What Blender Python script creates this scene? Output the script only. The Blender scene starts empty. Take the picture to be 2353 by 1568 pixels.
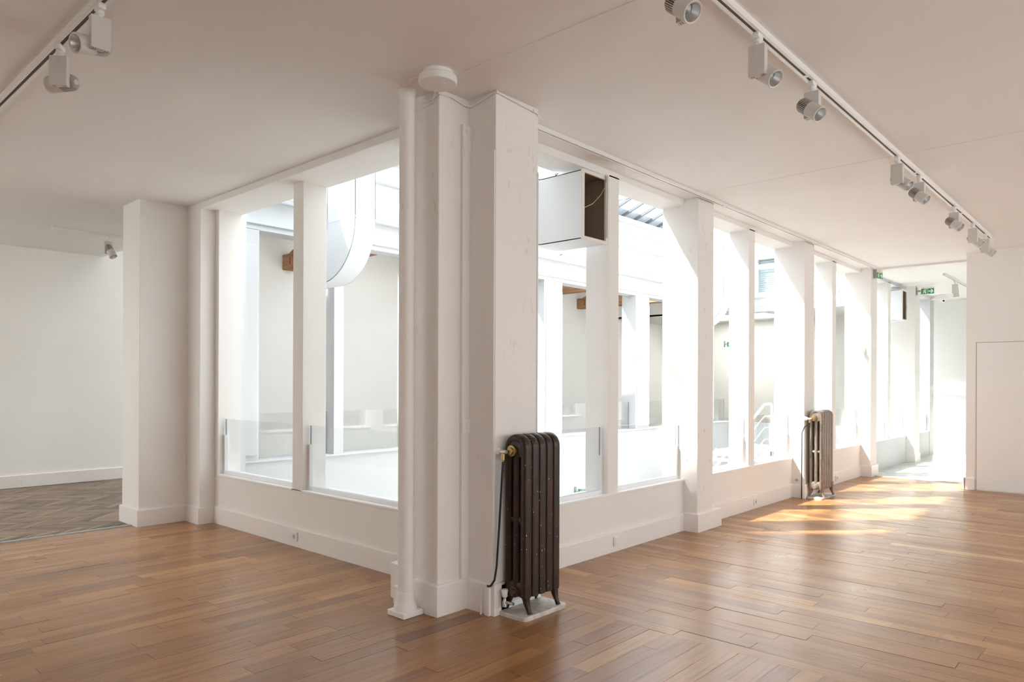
import bpy, bmesh, math, random
from math import sin, cos, pi, radians, sqrt, atan2
from mathutils import Vector, Matrix

random.seed(7)
S = bpy.context.scene
COL = S.collection

# ------------------------------------------------------------------ camera
TH = math.atan(1482.2 / 1637.0)          # yaw of the optical axis from +Y towards -X
ROLL = math.atan(13.05 / 3289.0)
cam_d = bpy.data.cameras.new('camera')
cam = bpy.data.objects.new('camera', cam_d)
COL.objects.link(cam)
CAM = Vector((0.0, 0.0, 1.4))
fw = Vector((-sin(TH), cos(TH), 0)); rt = Vector((cos(TH), sin(TH), 0)); up = Vector((0, 0, 1))
r2 = rt * cos(ROLL) + up * sin(ROLL)
u2 = up * cos(ROLL) - rt * sin(ROLL)
m = Matrix((r2, u2, -fw)).transposed().to_4x4()
m.translation = CAM
cam.matrix_world = m
cam_d.sensor_width = 36.0
cam_d.sensor_fit = 'HORIZONTAL'
cam_d.lens = 36.0 * 1637.0 / 2353.0
cam_d.shift_y = (879.8 - 784.0) / 2353.0
cam_d.clip_start = 0.05
S.camera = cam

def to_px(p):
    d = Vector(p) - CAM
    a = d.dot(fw)
    if a < 0.05: return None
    U = 1637 * d.dot(rt) / a; V = -1637 * d.z / a
    return (1176.5 + U, 879.8 + V)

# ------------------------------------------------------------------ world, sun, exposure
S.view_settings.view_transform = 'Standard'
S.view_settings.look = 'None'
S.view_settings.gamma = 1.0
S.view_settings.use_curve_mapping = False
S.view_settings.exposure = 0.27
W = bpy.data.worlds.new('sky'); S.world = W; W.use_nodes = True
bg = W.node_tree.nodes['Background']
bg.inputs['Color'].default_value = (0.93, 0.965, 1.0, 1)
bg.inputs['Strength'].default_value = 5.6

sun_d = bpy.data.lights.new('sun', 'SUN'); sun = bpy.data.objects.new('sun', sun_d); COL.objects.link(sun)
sun_d.energy = 21.0; sun_d.angle = radians(2.0); sun_d.color = (1.0, 0.95, 0.86)
sun.rotation_euler = Vector((0.55, 0.583, -1.0)).to_track_quat('-Z', 'Y').to_euler()
sun.location = (-8, -6, 12)
S.cycles.max_bounces = 12
S.cycles.diffuse_bounces = 8
S.cycles.transparent_max_bounces = 24
S.cycles.use_denoising = True
S.cycles.sample_clamp_indirect = 8.0
S.cycles.caustics_reflective = False
S.cycles.caustics_refractive = False

def portal(loc, rot, sx, sy):
    d = bpy.data.lights.new('sky_portal', 'AREA'); d.shape = 'RECTANGLE'; d.size = sx; d.size_y = sy
    d.cycles.is_portal = True
    o = bpy.data.objects.new('sky_portal', d); o.location = loc; o.rotation_euler = rot; COL.objects.link(o)
portal((-5.6, 9.8, 5.6), (0, 0, 0), 4.4, 13.4)

# ------------------------------------------------------------------ materials
def mat(name):
    M = bpy.data.materials.new(name); M.use_nodes = True
    nt = M.node_tree; b = nt.nodes['Principled BSDF']
    return M, nt, b
def N(nt, t, **k):
    n = nt.nodes.new(t)
    for a, v in k.items(): setattr(n, a, v)
    return n
def plain(name, col, rough=0.6, metal=0.0, spec=0.5, emit=None):
    M, nt, b = mat(name)
    b.inputs['Base Color'].default_value = (*col, 1); b.inputs['Roughness'].default_value = rough
    b.inputs['Metallic'].default_value = metal; b.inputs['Specular IOR Level'].default_value = spec
    if emit:
        b.inputs['Emission Color'].default_value = (*emit[0], 1); b.inputs['Emission Strength'].default_value = emit[1]
    return M
def ramp(nt, stops, fac):
    r = N(nt, 'ShaderNodeValToRGB'); e = r.color_ramp.elements
    while len(e) < len(stops): e.new(0.5)
    for i, (p, c) in enumerate(stops):
        e[i].position = p; e[i].color = (*c, 1) if len(c) == 3 else c
    nt.links.new(fac, r.inputs[0]); return r
def mixc(nt, a, b, fac, mode='MIX'):
    x = N(nt, 'ShaderNodeMix', data_type='RGBA', blend_type=mode)
    for s, v in ((x.inputs[0], fac), (x.inputs[6], a), (x.inputs[7], b)):
        if isinstance(v, (int, float)): s.default_value = v
        elif isinstance(v, tuple): s.default_value = (*v, 1)
        else: nt.links.new(v, s)
    return x.outputs[2]
def noise(nt, vec, scale, detail=4, rough=0.5, dist=0):
    n = N(nt, 'ShaderNodeTexNoise'); n.inputs['Scale'].default_value = scale; n.inputs['Detail'].default_value = detail
    n.inputs['Roughness'].default_value = rough; n.inputs['Distortion'].default_value = dist
    if vec is not None: nt.links.new(vec, n.inputs['Vector'])
    return n.outputs['Fac']
def scaled(nt, vec, s):
    mp = N(nt, 'ShaderNodeMapping'); mp.inputs['Scale'].default_value = s
    nt.links.new(vec, mp.inputs['Vector']); return mp.outputs['Vector']
def bump(nt, b, h, strength, dist=0.01, prev=None):
    bp = N(nt, 'ShaderNodeBump'); bp.inputs['Strength'].default_value = strength; bp.inputs['Distance'].default_value = dist
    nt.links.new(h, bp.inputs['Height'])
    if prev is not None: nt.links.new(prev, bp.inputs['Normal'])
    nt.links.new(bp.outputs['Normal'], b.inputs['Normal']); return bp.outputs['Normal']

def paint(name, col, rough=0.55, dirt=0.0, dirtcol=(0.32, 0.27, 0.22), wave=0.25, scuff=False):
    M, nt, b = mat(name)
    pos = N(nt, 'ShaderNodeNewGeometry').outputs['Position']
    n1 = noise(nt, pos, 1.3, 5, 0.55)
    c = mixc(nt, tuple(v * 0.96 for v in col), tuple(min(1, v * 1.03) for v in col), n1)
    if dirt > 0:
        sv = scaled(nt, pos, (9, 9, 3.2))
        d = ramp(nt, [(0.585, (0, 0, 0)), (0.68, (1, 1, 1))], noise(nt, sv, 2.2, 8, 0.72, 0.6))
        d2 = ramp(nt, [(0.48, (0, 0, 0)), (0.68, (1, 1, 1))], noise(nt, pos, 2.1, 2))
        mm = N(nt, 'ShaderNodeMath', operation='MULTIPLY'); nt.links.new(d.outputs[0], mm.inputs[0]); nt.links.new(d2.outputs[0], mm.inputs[1])
        m2 = N(nt, 'ShaderNodeMath', operation='MULTIPLY'); nt.links.new(mm.outputs[0], m2.inputs[0]); m2.inputs[1].default_value = dirt
        c = mixc(nt, c, dirtcol, m2.outputs[0])
    nt.links.new(c, b.inputs['Base Color'])
    b.inputs['Roughness'].default_value = rough
    b.inputs['Specular IOR Level'].default_value = 0.35
    f = bump(nt, b, noise(nt, pos, 90, 3), 0.06, 0.004)
    bump(nt, b, noise(nt, pos, 3.5, 4), wave, 0.006, f)
    return M

M_WALL = paint('warm_white_wall_paint', (0.81, 0.795, 0.765))
M_CEIL = paint('white_ceiling_paint', (0.79, 0.77, 0.74), 0.6, wave=0.6)
M_OLD = paint('old_chipped_white_paint', (0.80, 0.775, 0.745), 0.5, dirt=0.85, wave=0.8)
M_BASE = paint('satin_white_woodwork', (0.83, 0.80, 0.77), 0.35, dirt=0.25, wave=0.35)
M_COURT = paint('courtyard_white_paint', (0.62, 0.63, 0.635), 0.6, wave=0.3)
M_SILL = paint('sill_gloss_paint', (0.85, 0.85, 0.85), 0.3, dirt=0.2)
M_GALL = paint('gallery_grey_white_paint', (0.87, 0.865, 0.84), 0.65)
M_NORTH = paint('north_gallery_paint', (0.72, 0.71, 0.68), 0.65)
M_WHITE = plain('white_plastic', (0.80, 0.79, 0.76), 0.35)
M_WHITEMETAL = paint('white_painted_steel', (0.84, 0.84, 0.84), 0.4, wave=0.1)
M_LAMP = paint('greyed_lamp_enamel', (0.62, 0.60, 0.56), 0.42, dirt=0.35, wave=0.05)
M_FIN = plain('lamp_heat_sink_enamel', (0.50, 0.48, 0.45), 0.4)
M_DARK = plain('dark_recess', (0.03, 0.028, 0.025), 0.7)
M_SLOT = plain('track_slot', (0.10, 0.085, 0.075), 0.6)
M_GAP = plain('door_joint', (0.36, 0.29, 0.24), 0.7)
M_ALU = plain('brushed_aluminium', (0.42, 0.43, 0.45), 0.45, 0.8)
M_RUST = plain('rusty_iron', (0.09, 0.06, 0.045), 0.7)
M_REFL = plain('lamp_reflector', (0.72, 0.73, 0.72), 0.35, 0.8)
M_BRASS = plain('aged_brass', (0.42, 0.30, 0.13), 0.4, 1.0)
M_CHROME = plain('worn_chrome', (0.6, 0.58, 0.54), 0.3, 1.0)
M_BLACK = plain('black_rubber', (0.012, 0.012, 0.013), 0.35)
M_GREEN = plain('sign_green', (0.02, 0.30, 0.09), 0.35)
M_SIGNW = plain('sign_white', (0.85, 0.88, 0.85), 0.35)
M_BAR = plain('skylight_bar_grey', (0.10, 0.11, 0.12), 0.5)
M_BLIND = plain('grey_blue_blind', (0.42, 0.49, 0.52), 0.6)
M_LENS = plain('black_lens', (0.02, 0.02, 0.02), 0.08)
M_LED = plain('blue_led', (0.1, 0.1, 0.9), 0.3, emit=((0.3, 0.3, 1.0), 3))

def glassy(name, tint, ior=1.45, rough=0.0, milky=0.0):
    M = bpy.data.materials.new(name); M.use_nodes = True; nt = M.node_tree; nt.nodes.clear()
    out = N(nt, 'ShaderNodeOutputMaterial'); mx = N(nt, 'ShaderNodeMixShader'); t = N(nt, 'ShaderNodeBsdfTransparent')
    g = N(nt, 'ShaderNodeBsdfGlossy'); f = N(nt, 'ShaderNodeFresnel')
    t.inputs[0].default_value = (*tint, 1); g.inputs['Roughness'].default_value = rough
    ge = N(nt, 'ShaderNodeNewGeometry'); mr = N(nt, 'ShaderNodeMapRange')      # thin slab: same reflectance on both of its faces
    mr.inputs['To Min'].default_value = ior; mr.inputs['To Max'].default_value = 1.0 / ior
    nt.links.new(ge.outputs['Backfacing'], mr.inputs['Value']); nt.links.new(mr.outputs['Result'], f.inputs['IOR'])
    nt.links.new(f.outputs[0], mx.inputs[0]); nt.links.new(t.outputs[0], mx.inputs[1]); nt.links.new(g.outputs[0], mx.inputs[2])
    last = mx.outputs[0]
    if milky:
        d = N(nt, 'ShaderNodeBsdfTranslucent'); d.inputs[0].default_value = (0.9, 0.93, 0.95, 1)
        m3 = N(nt, 'ShaderNodeMixShader'); m3.inputs[0].default_value = milky
        nt.links.new(last, m3.inputs[1]); nt.links.new(d.outputs[0], m3.inputs[2]); last = m3.outputs[0]
    nt.links.new(last, out.inputs[0]); return M
M_GLASS = glassy('clear_barrier_glass', (0.955, 0.965, 0.965))
M_OPAL = bpy.data.materials.new('opal_rooflight'); M_OPAL.use_nodes = True  # diffusing pane of the added rooflights
_nt = M_OPAL.node_tree; _nt.nodes.clear(); _o = N(_nt, 'ShaderNodeOutputMaterial'); _t = N(_nt, 'ShaderNodeBsdfTranslucent'); _t.inputs[0].default_value = (0.95, 0.95, 0.93, 1); _nt.links.new(_t.outputs[0], _o.inputs[0])
M_EDGE = plain('glass_edge', (0.28, 0.33, 0.38), 0.2)
M_ROOFGLASS = glassy('wired_roof_glass', (0.95, 0.97, 0.99), 1.3, 0.1)

def wood_floor():
    M, nt, b = mat('varnished_oak_planks')
    uv = N(nt, 'ShaderNodeUVMap', uv_map='grain').outputs[0]
    at = N(nt, 'ShaderNodeAttribute', attribute_name='tone')
    sep = N(nt, 'ShaderNodeSeparateColor'); nt.links.new(at.outputs['Color'], sep.inputs[0])
    base = ramp(nt, [(0.0, (0.18, 0.075, 0.027)), (0.3, (0.28, 0.125, 0.045)), (0.62, (0.37, 0.178, 0.066)), (0.85, (0.47, 0.25, 0.10)), (1.0, (0.55, 0.33, 0.155))], sep.outputs[0])
    g1 = noise(nt, scaled(nt, uv, (2.2, 55, 1)), 1.0, 6, 0.6, 0.4)
    g2 = noise(nt, scaled(nt, uv, (9, 190, 1)), 1.0, 3, 0.6)
    gr = ramp(nt, [(0.30, (0.60, 0.57, 0.55)), (0.52, (1, 1, 1)), (0.8, (1.14, 1.14, 1.12))], g1)
    c = mixc(nt, base.outputs[0], gr.outputs[0], 0.85, 'MULTIPLY')
    gr2 = ramp(nt, [(0.35, (0.80, 0.78, 0.76)), (0.6, (1, 1, 1))], g2)
    c = mixc(nt, c, gr2.outputs[0], 0.5, 'MULTIPLY')
    # cathedral grain on some planks
    wv = N(nt, 'ShaderNodeTexWave', wave_type='RINGS'); wv.inputs['Scale'].default_value = 1.0; wv.inputs['Distortion'].default_value = 3.0; wv.inputs['Detail'].default_value = 3
    nt.links.new(scaled(nt, uv, (4.0, 45, 1)), wv.inputs['Vector'])
    wr = ramp(nt, [(0.0, (0.66, 0.62, 0.6)), (0.35, (1, 1, 1))], wv.outputs['Fac'])
    wf = N(nt, 'ShaderNodeMath', operation='MULTIPLY'); nt.links.new(sep.outputs[1], wf.inputs[0]); wf.inputs[1].default_value = 0.5
    c = mixc(nt, c, wr.outputs[0], wf.outputs[0], 'MULTIPLY')
    # greyed wear stains that stop at plank edges
    off = N(nt, 'ShaderNodeVectorMath', operation='ADD'); nt.links.new(uv, off.inputs[0]); off.inputs[1].default_value = (31, 17, 0)
    st = noise(nt, scaled(nt, off.outputs[0], (2.6, 13, 1)), 1.0, 6, 0.65, 0.5)
    sr = ramp(nt, [(0.60, (0, 0, 0)), (0.74, (1, 1, 1))], st)
    sf = N(nt, 'ShaderNodeMath', operation='MULTIPLY'); nt.links.new(sr.outputs[0], sf.inputs[0]); nt.links.new(sep.outputs[2], sf.inputs[1])
    c = mixc(nt, c, (0.13, 0.105, 0.095), sf.outputs[0])
    nt.links.new(c, b.inputs['Base Color'])
    pos = N(nt, 'ShaderNodeNewGeometry').outputs['Position']
    rr = ramp(nt, [(0.3, (0.26,) * 3), (0.7, (0.40,) * 3)], noise(nt, pos, 1.6, 6, 0.65))
    nt.links.new(rr.outputs[0], b.inputs['Roughness'])
    b.inputs['Coat Weight'].default_value = 0.22; b.inputs['Coat Roughness'].default_value = 0.22
    b.inputs['Specular IOR Level'].default_value = 0.42
    f = bump(nt, b, g1, 0.10, 0.002)
    bump(nt, b, noise(nt, scaled(nt, uv, (3, 12, 1)), 1.0, 3), 0.18, 0.004, f)
    return M
M_OAK = wood_floor()

def herring():
    M, nt, b = mat('grey_herringbone_oak')
    uv = N(nt, 'ShaderNodeUVMap', uv_map='grain').outputs[0]
    at = N(nt, 'ShaderNodeAttribute', attribute_name='tone')
    sep = N(nt, 'ShaderNodeSeparateColor'); nt.links.new(at.outputs['Color'], sep.inputs[0])
    base = ramp(nt, [(0.0, (0.15, 0.105, 0.07)), (0.5, (0.25, 0.18, 0.125)), (1.0, (0.36, 0.265, 0.185))], sep.outputs[0])
    g1 = noise(nt, scaled(nt, uv, (3, 70, 1)), 1.0, 6, 0.6, 0.3)
    gr = ramp(nt, [(0.3, (0.66, 0.65, 0.64)), (0.6, (1, 1, 1))], g1)
    c = mixc(nt, base.outputs[0], gr.outputs[0], 0.8, 'MULTIPLY')
    nt.links.new(c, b.inputs['Base Color']); b.inputs['Roughness'].default_value = 0.45
    bump(nt, b, g1, 0.2, 0.002); return M
M_HERR = herring()

def stone(name, a, c2, rough, sc=4.0):
    M, nt, b = mat(name)
    pos = N(nt, 'ShaderNodeNewGeometry').outputs['Position']
    n1 = noise(nt, pos, sc, 8, 0.7, 1.2)
    r = ramp(nt, [(0.35, a), (0.65, c2)], n1)
    nt.links.new(r.outputs[0], b.inputs['Base Color']); b.inputs['Roughness'].default_value = rough
    bump(nt, b, noise(nt, pos, sc * 12, 4), 0.15, 0.003); return M
M_MARBLE = stone('pale_grey_marble', (0.50, 0.51, 0.50), (0.68, 0.685, 0.67), 0.25)
M_SLAB = stone('worn_marble_slab', (0.40, 0.37, 0.33), (0.70, 0.67, 0.62), 0.5, 9.0)
M_LOWER = stone('courtyard_ground', (0.72, 0.72, 0.71), (0.80, 0.80, 0.79), 0.5)

def radiator_mat(name, c1, c2, c3, metal, speck):
    M, nt, b = mat(name)
    pos = N(nt, 'ShaderNodeNewGeometry').outputs['Position']
    r = ramp(nt, [(0.3, c1), (0.5, c2), (0.72, c3)], noise(nt, scaled(nt, pos, (9, 9, 2.0)), 2.0, 7, 0.7, 0.8))
    v = N(nt, 'ShaderNodeTexVoronoi'); v.inputs['Scale'].default_value = 42; nt.links.new(scaled(nt, pos, (1, 1, 0.6)), v.inputs['Vector'])
    sp = ramp(nt, [(0.09, (1, 1, 1)), (0.125, (0, 0, 0))], v.outputs['Distance'])
    gate = ramp(nt, [(speck, (0, 0, 0)), (speck + 0.08, (1, 1, 1))], noise(nt, pos, 9, 3, 0.7))
    mm = N(nt, 'ShaderNodeMath', operation='MULTIPLY'); nt.links.new(sp.outputs[0], mm.inputs[0]); nt.links.new(gate.outputs[0], mm.inputs[1])
    c = mixc(nt, r.outputs[0], (0.62, 0.55, 0.45), mm.outputs[0])
    nt.links.new(c, b.inputs['Base Color']); b.inputs['Roughness'].default_value = 0.42; b.inputs['Metallic'].default_value = metal
    bump(nt, b, noise(nt, pos, 60, 4, 0.7), 0.25, 0.003); return M
M_RAD = radiator_mat('dark_brown_cast_iron', (0.013, 0.007, 0.005), (0.026, 0.012, 0.007), (0.07, 0.022, 0.007), 0.1, 0.46)
M_RAD2 = radiator_mat('worn_bronze_cast_iron', (0.09, 0.06, 0.04), (0.27, 0.23, 0.19), (0.13, 0.05, 0.025), 0.35, 0.40)

def timber():
    M, nt, b = mat('old_roof_timber')
    pos = N(nt, 'ShaderNodeTexCoord').outputs['Object']
    g = noise(nt, scaled(nt, pos, (1.5, 22, 22)), 1.0, 6, 0.6, 0.4)
    r = ramp(nt, [(0.3, (0.17, 0.085, 0.04)), (0.55, (0.36, 0.19, 0.09)), (0.8, (0.50, 0.29, 0.15))], g)
    nt.links.new(r.outputs[0], b.inputs['Base Color']); b.inputs['Roughness'].default_value = 0.75
    bump(nt, b, g, 0.4, 0.01); return M
M_TIMBER = timber()
M_DUCT = paint('white_painted_duct', (0.80, 0.83, 0.85), 0.4, wave=0.5)
M_DUCTIN = paint('rusty_duct_inside', (0.27, 0.21, 0.15), 0.7, dirt=0.9, dirtcol=(0.05, 0.035, 0.025))

# ------------------------------------------------------------------ mesh helpers
def link(o, parent=None):
    COL.objects.link(o)
    if parent is not None: o.parent = parent
    return o
def obj(name, bm, m, parent=None, smooth=False, **props):
    me = bpy.data.meshes.new(name); bm.normal_update(); bm.to_mesh(me); bm.free()
    for mm in (m if isinstance(m, (list, tuple)) else [m]): me.materials.append(mm)
    if smooth:
        for p in me.polygons: p.use_smooth = True
    if any(p.use_smooth for p in me.polygons): me.set_sharp_from_angle(angle=radians(32))
    o = bpy.data.objects.new(name, me); link(o, parent)
    for k, v in props.items(): o[k] = v
    return o
def thing(name, label, cat, loc=(0, 0, 0), rz=0.0, group=None):
    o = bpy.data.objects.new(name, None); o.empty_display_size = 0.1
    o.location = loc; o.rotation_euler = (0, 0, rz); link(o)
    o['label'] = label; o['category'] = cat
    if group: o['group'] = group
    return o
def struct(name):
    o = bpy.data.objects.new(name, None); link(o); o['kind'] = 'structure'; return o
def copy_tree(o, parent=None, **kw):
    c = o.copy(); link(c)
    if parent is not None: c.parent = parent
    for ch in list(o.children): copy_tree(ch, c)
    return c
def add_box(bm, x0, x1, y0, y1, z0, z1, mi=0, bev=0.0):
    vs = [bm.verts.new(p) for p in ((x0, y0, z0), (x1, y0, z0), (x1, y1, z0), (x0, y1, z0), (x0, y0, z1), (x1, y0, z1), (x1, y1, z1), (x0, y1, z1))]
    fs = [bm.faces.new([vs[i] for i in f]) for f in ((3, 2, 1, 0), (4, 5, 6, 7), (0, 1, 5, 4), (1, 2, 6, 5), (2, 3, 7, 6), (3, 0, 4, 7))]
    for f in fs: f.material_index = mi
    if bev > 0:
        es = list({e for f in fs for e in f.edges})
        bmesh.ops.bevel(bm, geom=es, offset=bev, segments=2, profile=0.5, affect='EDGES')
    return vs
def box(name, x0, x1, y0, y1, z0, z1, m, parent=None, bev=0.0, **props):
    bm = bmesh.new(); add_box(bm, min(x0, x1), max(x0, x1), min(y0, y1), max(y0, y1), min(z0, z1), max(z0, z1), 0, bev)
    return obj(name, bm, m, parent, **props)
def add_tube(bm, pts, r, seg=10, cap=True, mi=0):
    pts = [Vector(p) for p in pts]; n = len(pts)
    rs = r if isinstance(r, (list, tuple)) else [r] * n
    rings = []; prev = None
    for i, p in enumerate(pts):
        t = (pts[min(i + 1, n - 1)] - pts[max(i - 1, 0)]).normalized()
        if prev is None:
            a = Vector((0, 0, 1)) if abs(t.z) < 0.9 else Vector((1, 0, 0))
            u = t.cross(a).normalized()
        else:
            u = (prev - t * prev.dot(t)).normalized()
        prev = u; v = t.cross(u)
        rings.append([bm.verts.new(p + (u * cos(2 * pi * k / seg) + v * sin(2 * pi * k / seg)) * rs[i]) for k in range(seg)])
    for a, b in zip(rings, rings[1:]):
        for k in range(seg):
            f = bm.faces.new((a[k], a[(k + 1) % seg], b[(k + 1) % seg], b[k])); f.material_index = mi; f.smooth = True
    if cap:
        for rg, fl in ((rings[0], True), (rings[-1], False)):
            f = bm.faces.new(rg[::-1] if fl else rg); f.material_index = mi
def pieces(name, boxes, m, parent, bev=0.0):
    for b in boxes: box(name, *b, m, parent, bev)
def tube(name, pts, r, m, parent=None, seg=10, **props):
    bm = bmesh.new(); add_tube(bm, pts, r, seg); return obj(name, bm, m, parent, **props)
def add_lathe(bm, prof, seg=24, M4=None, mi=0, smooth=True):
    rings = []
    for (r, z) in prof:
        if r < 1e-6: rings.append([bm.verts.new((0, 0, z))])
        else: rings.append([bm.verts.new((r * cos(2 * pi * k / seg), r * sin(2 * pi * k / seg), z)) for k in range(seg)])
    for a, b in zip(rings, rings[1:]):
        for k in range(seg):
            k2 = (k + 1) % seg
            if len(a) == 1 and len(b) == 1: continue
            if len(a) == 1: vs = (a[0], b[k2], b[k])
            elif len(b) == 1: vs = (a[k], a[k2], b[0])
            else: vs = (a[k], a[k2], b[k2], b[k])
            f = bm.faces.new(vs); f.material_index = mi; f.smooth = smooth
    if M4 is not None: bmesh.ops.transform(bm, matrix=M4, verts=[v for rg in rings for v in rg])
def lathe(name, prof, m, parent=None, seg=24, M4=None, **props):
    bm = bmesh.new(); add_lathe(bm, prof, seg, M4); return obj(name, bm, m, parent, **props)
def add_prism(bm, poly, d0, d1, axis='y', mi=0):
    """closed polygon (a,b) extruded along axis between d0 and d1"""
    def P(a, b, d):
        return (a, d, b) if axis == 'y' else ((d, a, b) if axis == 'x' else (a, b, d))
    A = [bm.verts.new(P(a, b, d0)) for a, b in poly]; B = [bm.verts.new(P(a, b, d1)) for a, b in poly]
    n = len(poly)
    for k in range(n):
        f = bm.faces.new((A[k], A[(k + 1) % n], B[(k + 1) % n], B[k])); f.material_index = mi
    f = bm.faces.new(A[::-1]); f.material_index = mi
    f = bm.faces.new(B); f.material_index = mi
    bmesh.ops.recalc_face_normals(bm, faces=bm.faces[:])

CZ = 3.155      # ceiling height
# ================================================================== STRUCTURE
# ---- ceilings
ceil = struct('ceiling')
box('ceiling_slab', -3.6, 3.3, -3.2, 11.75, CZ, CZ + 0.045, M_CEIL, ceil)
box('ceiling_slab', -8.2, -3.6, -3.2, 3.5, CZ, CZ + 0.045, M_CEIL, ceil)
box('ceiling_slab', -11.2, -8.2, -0.4, 3.5, CZ, CZ + 0.045, M_CEIL, ceil)
box('ceiling_slab', -11.2, -8.2, -3.2, -1.9, CZ, CZ + 0.045, M_CEIL, ceil)
box('ceiling_slab', -11.2, -10.4, -1.9, -0.4, CZ, CZ + 0.045, M_CEIL, ceil)
box('rooflight_pane', -10.4, -8.2, -1.9, -0.4, CZ + 0.04, CZ + 0.05, M_OPAL, ceil)  # rooflight added out of view to brighten the left gallery
portal((-9.3, -1.15, CZ + 0.1), (0, 0, 0), 2.2, 1.5)
box('ceiling_slab', -3.6, 3.3, 11.75, 19.5, CZ + 0.0, CZ + 0.045, M_WALL, ceil)
box('ceiling_slab', -7.2, -3.6, 16.4, 19.5, CZ, CZ + 0.045, M_NORTH, ceil)
box('ceiling_slab', -11.2, -9.4, 16.4, 19.5, CZ, CZ + 0.045, M_NORTH, ceil)
box('ceiling_slab', -9.4, -7.2, 16.4, 17.3, CZ, CZ + 0.045, M_NORTH, ceil)
box('ceiling_slab', -9.4, -7.2, 18.7, 19.5, CZ, CZ + 0.045, M_NORTH, ceil)
box('rooflight_pane', -9.4, -7.2, 17.3, 18.7, CZ + 0.04, CZ + 0.05, M_OPAL, ceil)  # rooflight added to lift the light in the north gallery
portal((-8.3, 18.0, CZ + 0.1), (0, 0, 0), 2.2, 1.4)
box('ceiling_seam', -3.0, 1.2, 2.79, 2.835, CZ - 0.003, CZ + 0.01, M_CEIL, ceil, 0.0015)
box('ceiling_seam', -3.1, 3.2, 6.02, 6.05, CZ - 0.002, CZ + 0.01, M_CEIL, ceil, 0.001)
tr = struct('trim_1')
box('beam_strip', -3.15, -1.9, 11.70, 11.80, CZ - 0.03, CZ + 0.01, M_BASE, tr, 0.006)

# ---- outer walls (the ones behind the camera have window openings added for fill light)
def wall(name, x0, x1, y0, y1, z0, z1, m):
    o = box(name, x0, x1, y0, y1, z0, z1, m); o['kind'] = 'structure'; return o
wl = struct('wall_left')          # back wall of the far-left gallery
box('wall_face', -11.2, -11.03, -3.2, 19.5, 0, 5.0, M_GALL, wl)
wr_ = struct('wall_right')
ys = -3.2
for a, b in [(0.2, 1.8), (2.9, 4.5), (5.2, 7.4), (8.0, 10.6)]:  # spans of unseen windows added to brighten the room
    box('wall_face', 3.1, 3.3, ys, a, 0, CZ, M_WALL, wr_)
    box('wall_face', 3.1, 3.3, a, b, 0, 0.8, M_WALL, wr_)
    box('wall_face', 3.1, 3.3, a, b, 2.5, CZ, M_WALL, wr_)
    portal((3.35, (a + b) / 2, 1.65), (0, radians(90), 0), 1.7, b - a)
    box('pane', 3.19, 3.20, a, b, 0.8, 2.5, M_GLASS, wr_)
    ys = b
box('wall_face', 3.1, 3.3, ys, 11.3, 0, CZ, M_WALL, wr_)
# front wall y=-3 with unseen windows, added to brighten the interior
wf_ = struct('wall_front')
WX = [(-10.8, -9.3), (-9.1, -7.7), (1.2, 2.7)]
xs = -11.2
for a, b in WX:
    box('wall_face', xs, a, -3.2, -3.0, 0, CZ, M_WALL, wf_)
    box('wall_face', a, b, -3.2, -3.0, 0, 0.6, M_WALL, wf_)
    box('wall_face', a, b, -3.2, -3.0, 2.6, CZ, M_WALL, wf_)
    portal(((a + b) / 2, -3.25, 1.6), (radians(90), 0, 0), b - a, 2.0)
    xs = b
box('wall_face', xs, 3.3, -3.2, -3.0, 0, CZ, M_WALL, wf_)
for i, (a, b) in enumerate(WX):
    w = struct('window_%d' % (20 + i))  # window added out of view as fill, not a known opening
    box('window_frame', a, b, -3.12, -3.06, 0.6, 0.96 - 0.3, M_WHITE, w); box('window_frame', a, b, -3.12, -3.06, 2.54, 2.6, M_WHITE, w)
    box('window_frame', (a + b) / 2 - 0.03, (a + b) / 2 + 0.03, -3.12, -3.06, 0.66, 2.54, M_WHITE, w)
    box('pane', a, b, -3.10, -3.09, 0.66, 2.54, M_GLASS, w)

# ---- room end wall with flush access door, passage walls, north walls
we = struct('wall_back')
box('wall_face', -1.885, 3.3, 11.1, 11.3, 0, CZ, M_WALL, we)
box('passage_wall', -1.885, -1.70, 11.3, 17.1, 0, CZ, M_WALL, we)
box('cornice_strip', -1.885, 3.1, 11.085, 11.1, CZ - 0.03, CZ, M_BASE, we)
box('end_wall', -4.6, -1.7, 17.1, 17.3, 0, CZ, M_GALL, we)
box('north_wall', -11.2, -3.58, 19.3, 19.5, 0, CZ, M_NORTH, we)
box('side_wall', -4.6, -4.4, 17.1, 19.5, 0, CZ, M_NORTH, we)
bb = struct('baseboard_back')
box('board', -1.905, -1.79, 11.07, 11.1, 0, 0.16, M_BASE, bb, 0.006)
box('board', -1.915, -1.885, 11.07, 11.6, 0, 0.16, M_BASE, bb, 0.006)
box('board', -4.6, -1.9, 17.08, 17.1, 0, 0.14, M_COURT, bb, 0.004)
d1 = struct('door_1')
bm = bmesh.new()
add_box(bm, -1.765, -1.0, 11.092, 11.10, 0.012, 1.95)
obj('door_leaf', bm, M_WALL, d1)
pieces('door_gap', [(-1.772, -1.765, 11.095, 11.099, 0.0, 1.957), (-1.765, -0.99, 11.095, 11.099, 1.95, 1.957), (-1.0, -0.993, 11.095, 11.099, 0, 1.95)], M_GAP, d1)
d2 = struct('door_2')
box('door_frame', -2.90, -2.84, 17.0, 17.1, 0, 3.1, M_GALL, d2, 0.004)
box('door_frame', -2.84, -1.9, 17.0, 17.1, 2.9, 3.1, M_GALL, d2, 0.004)

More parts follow.
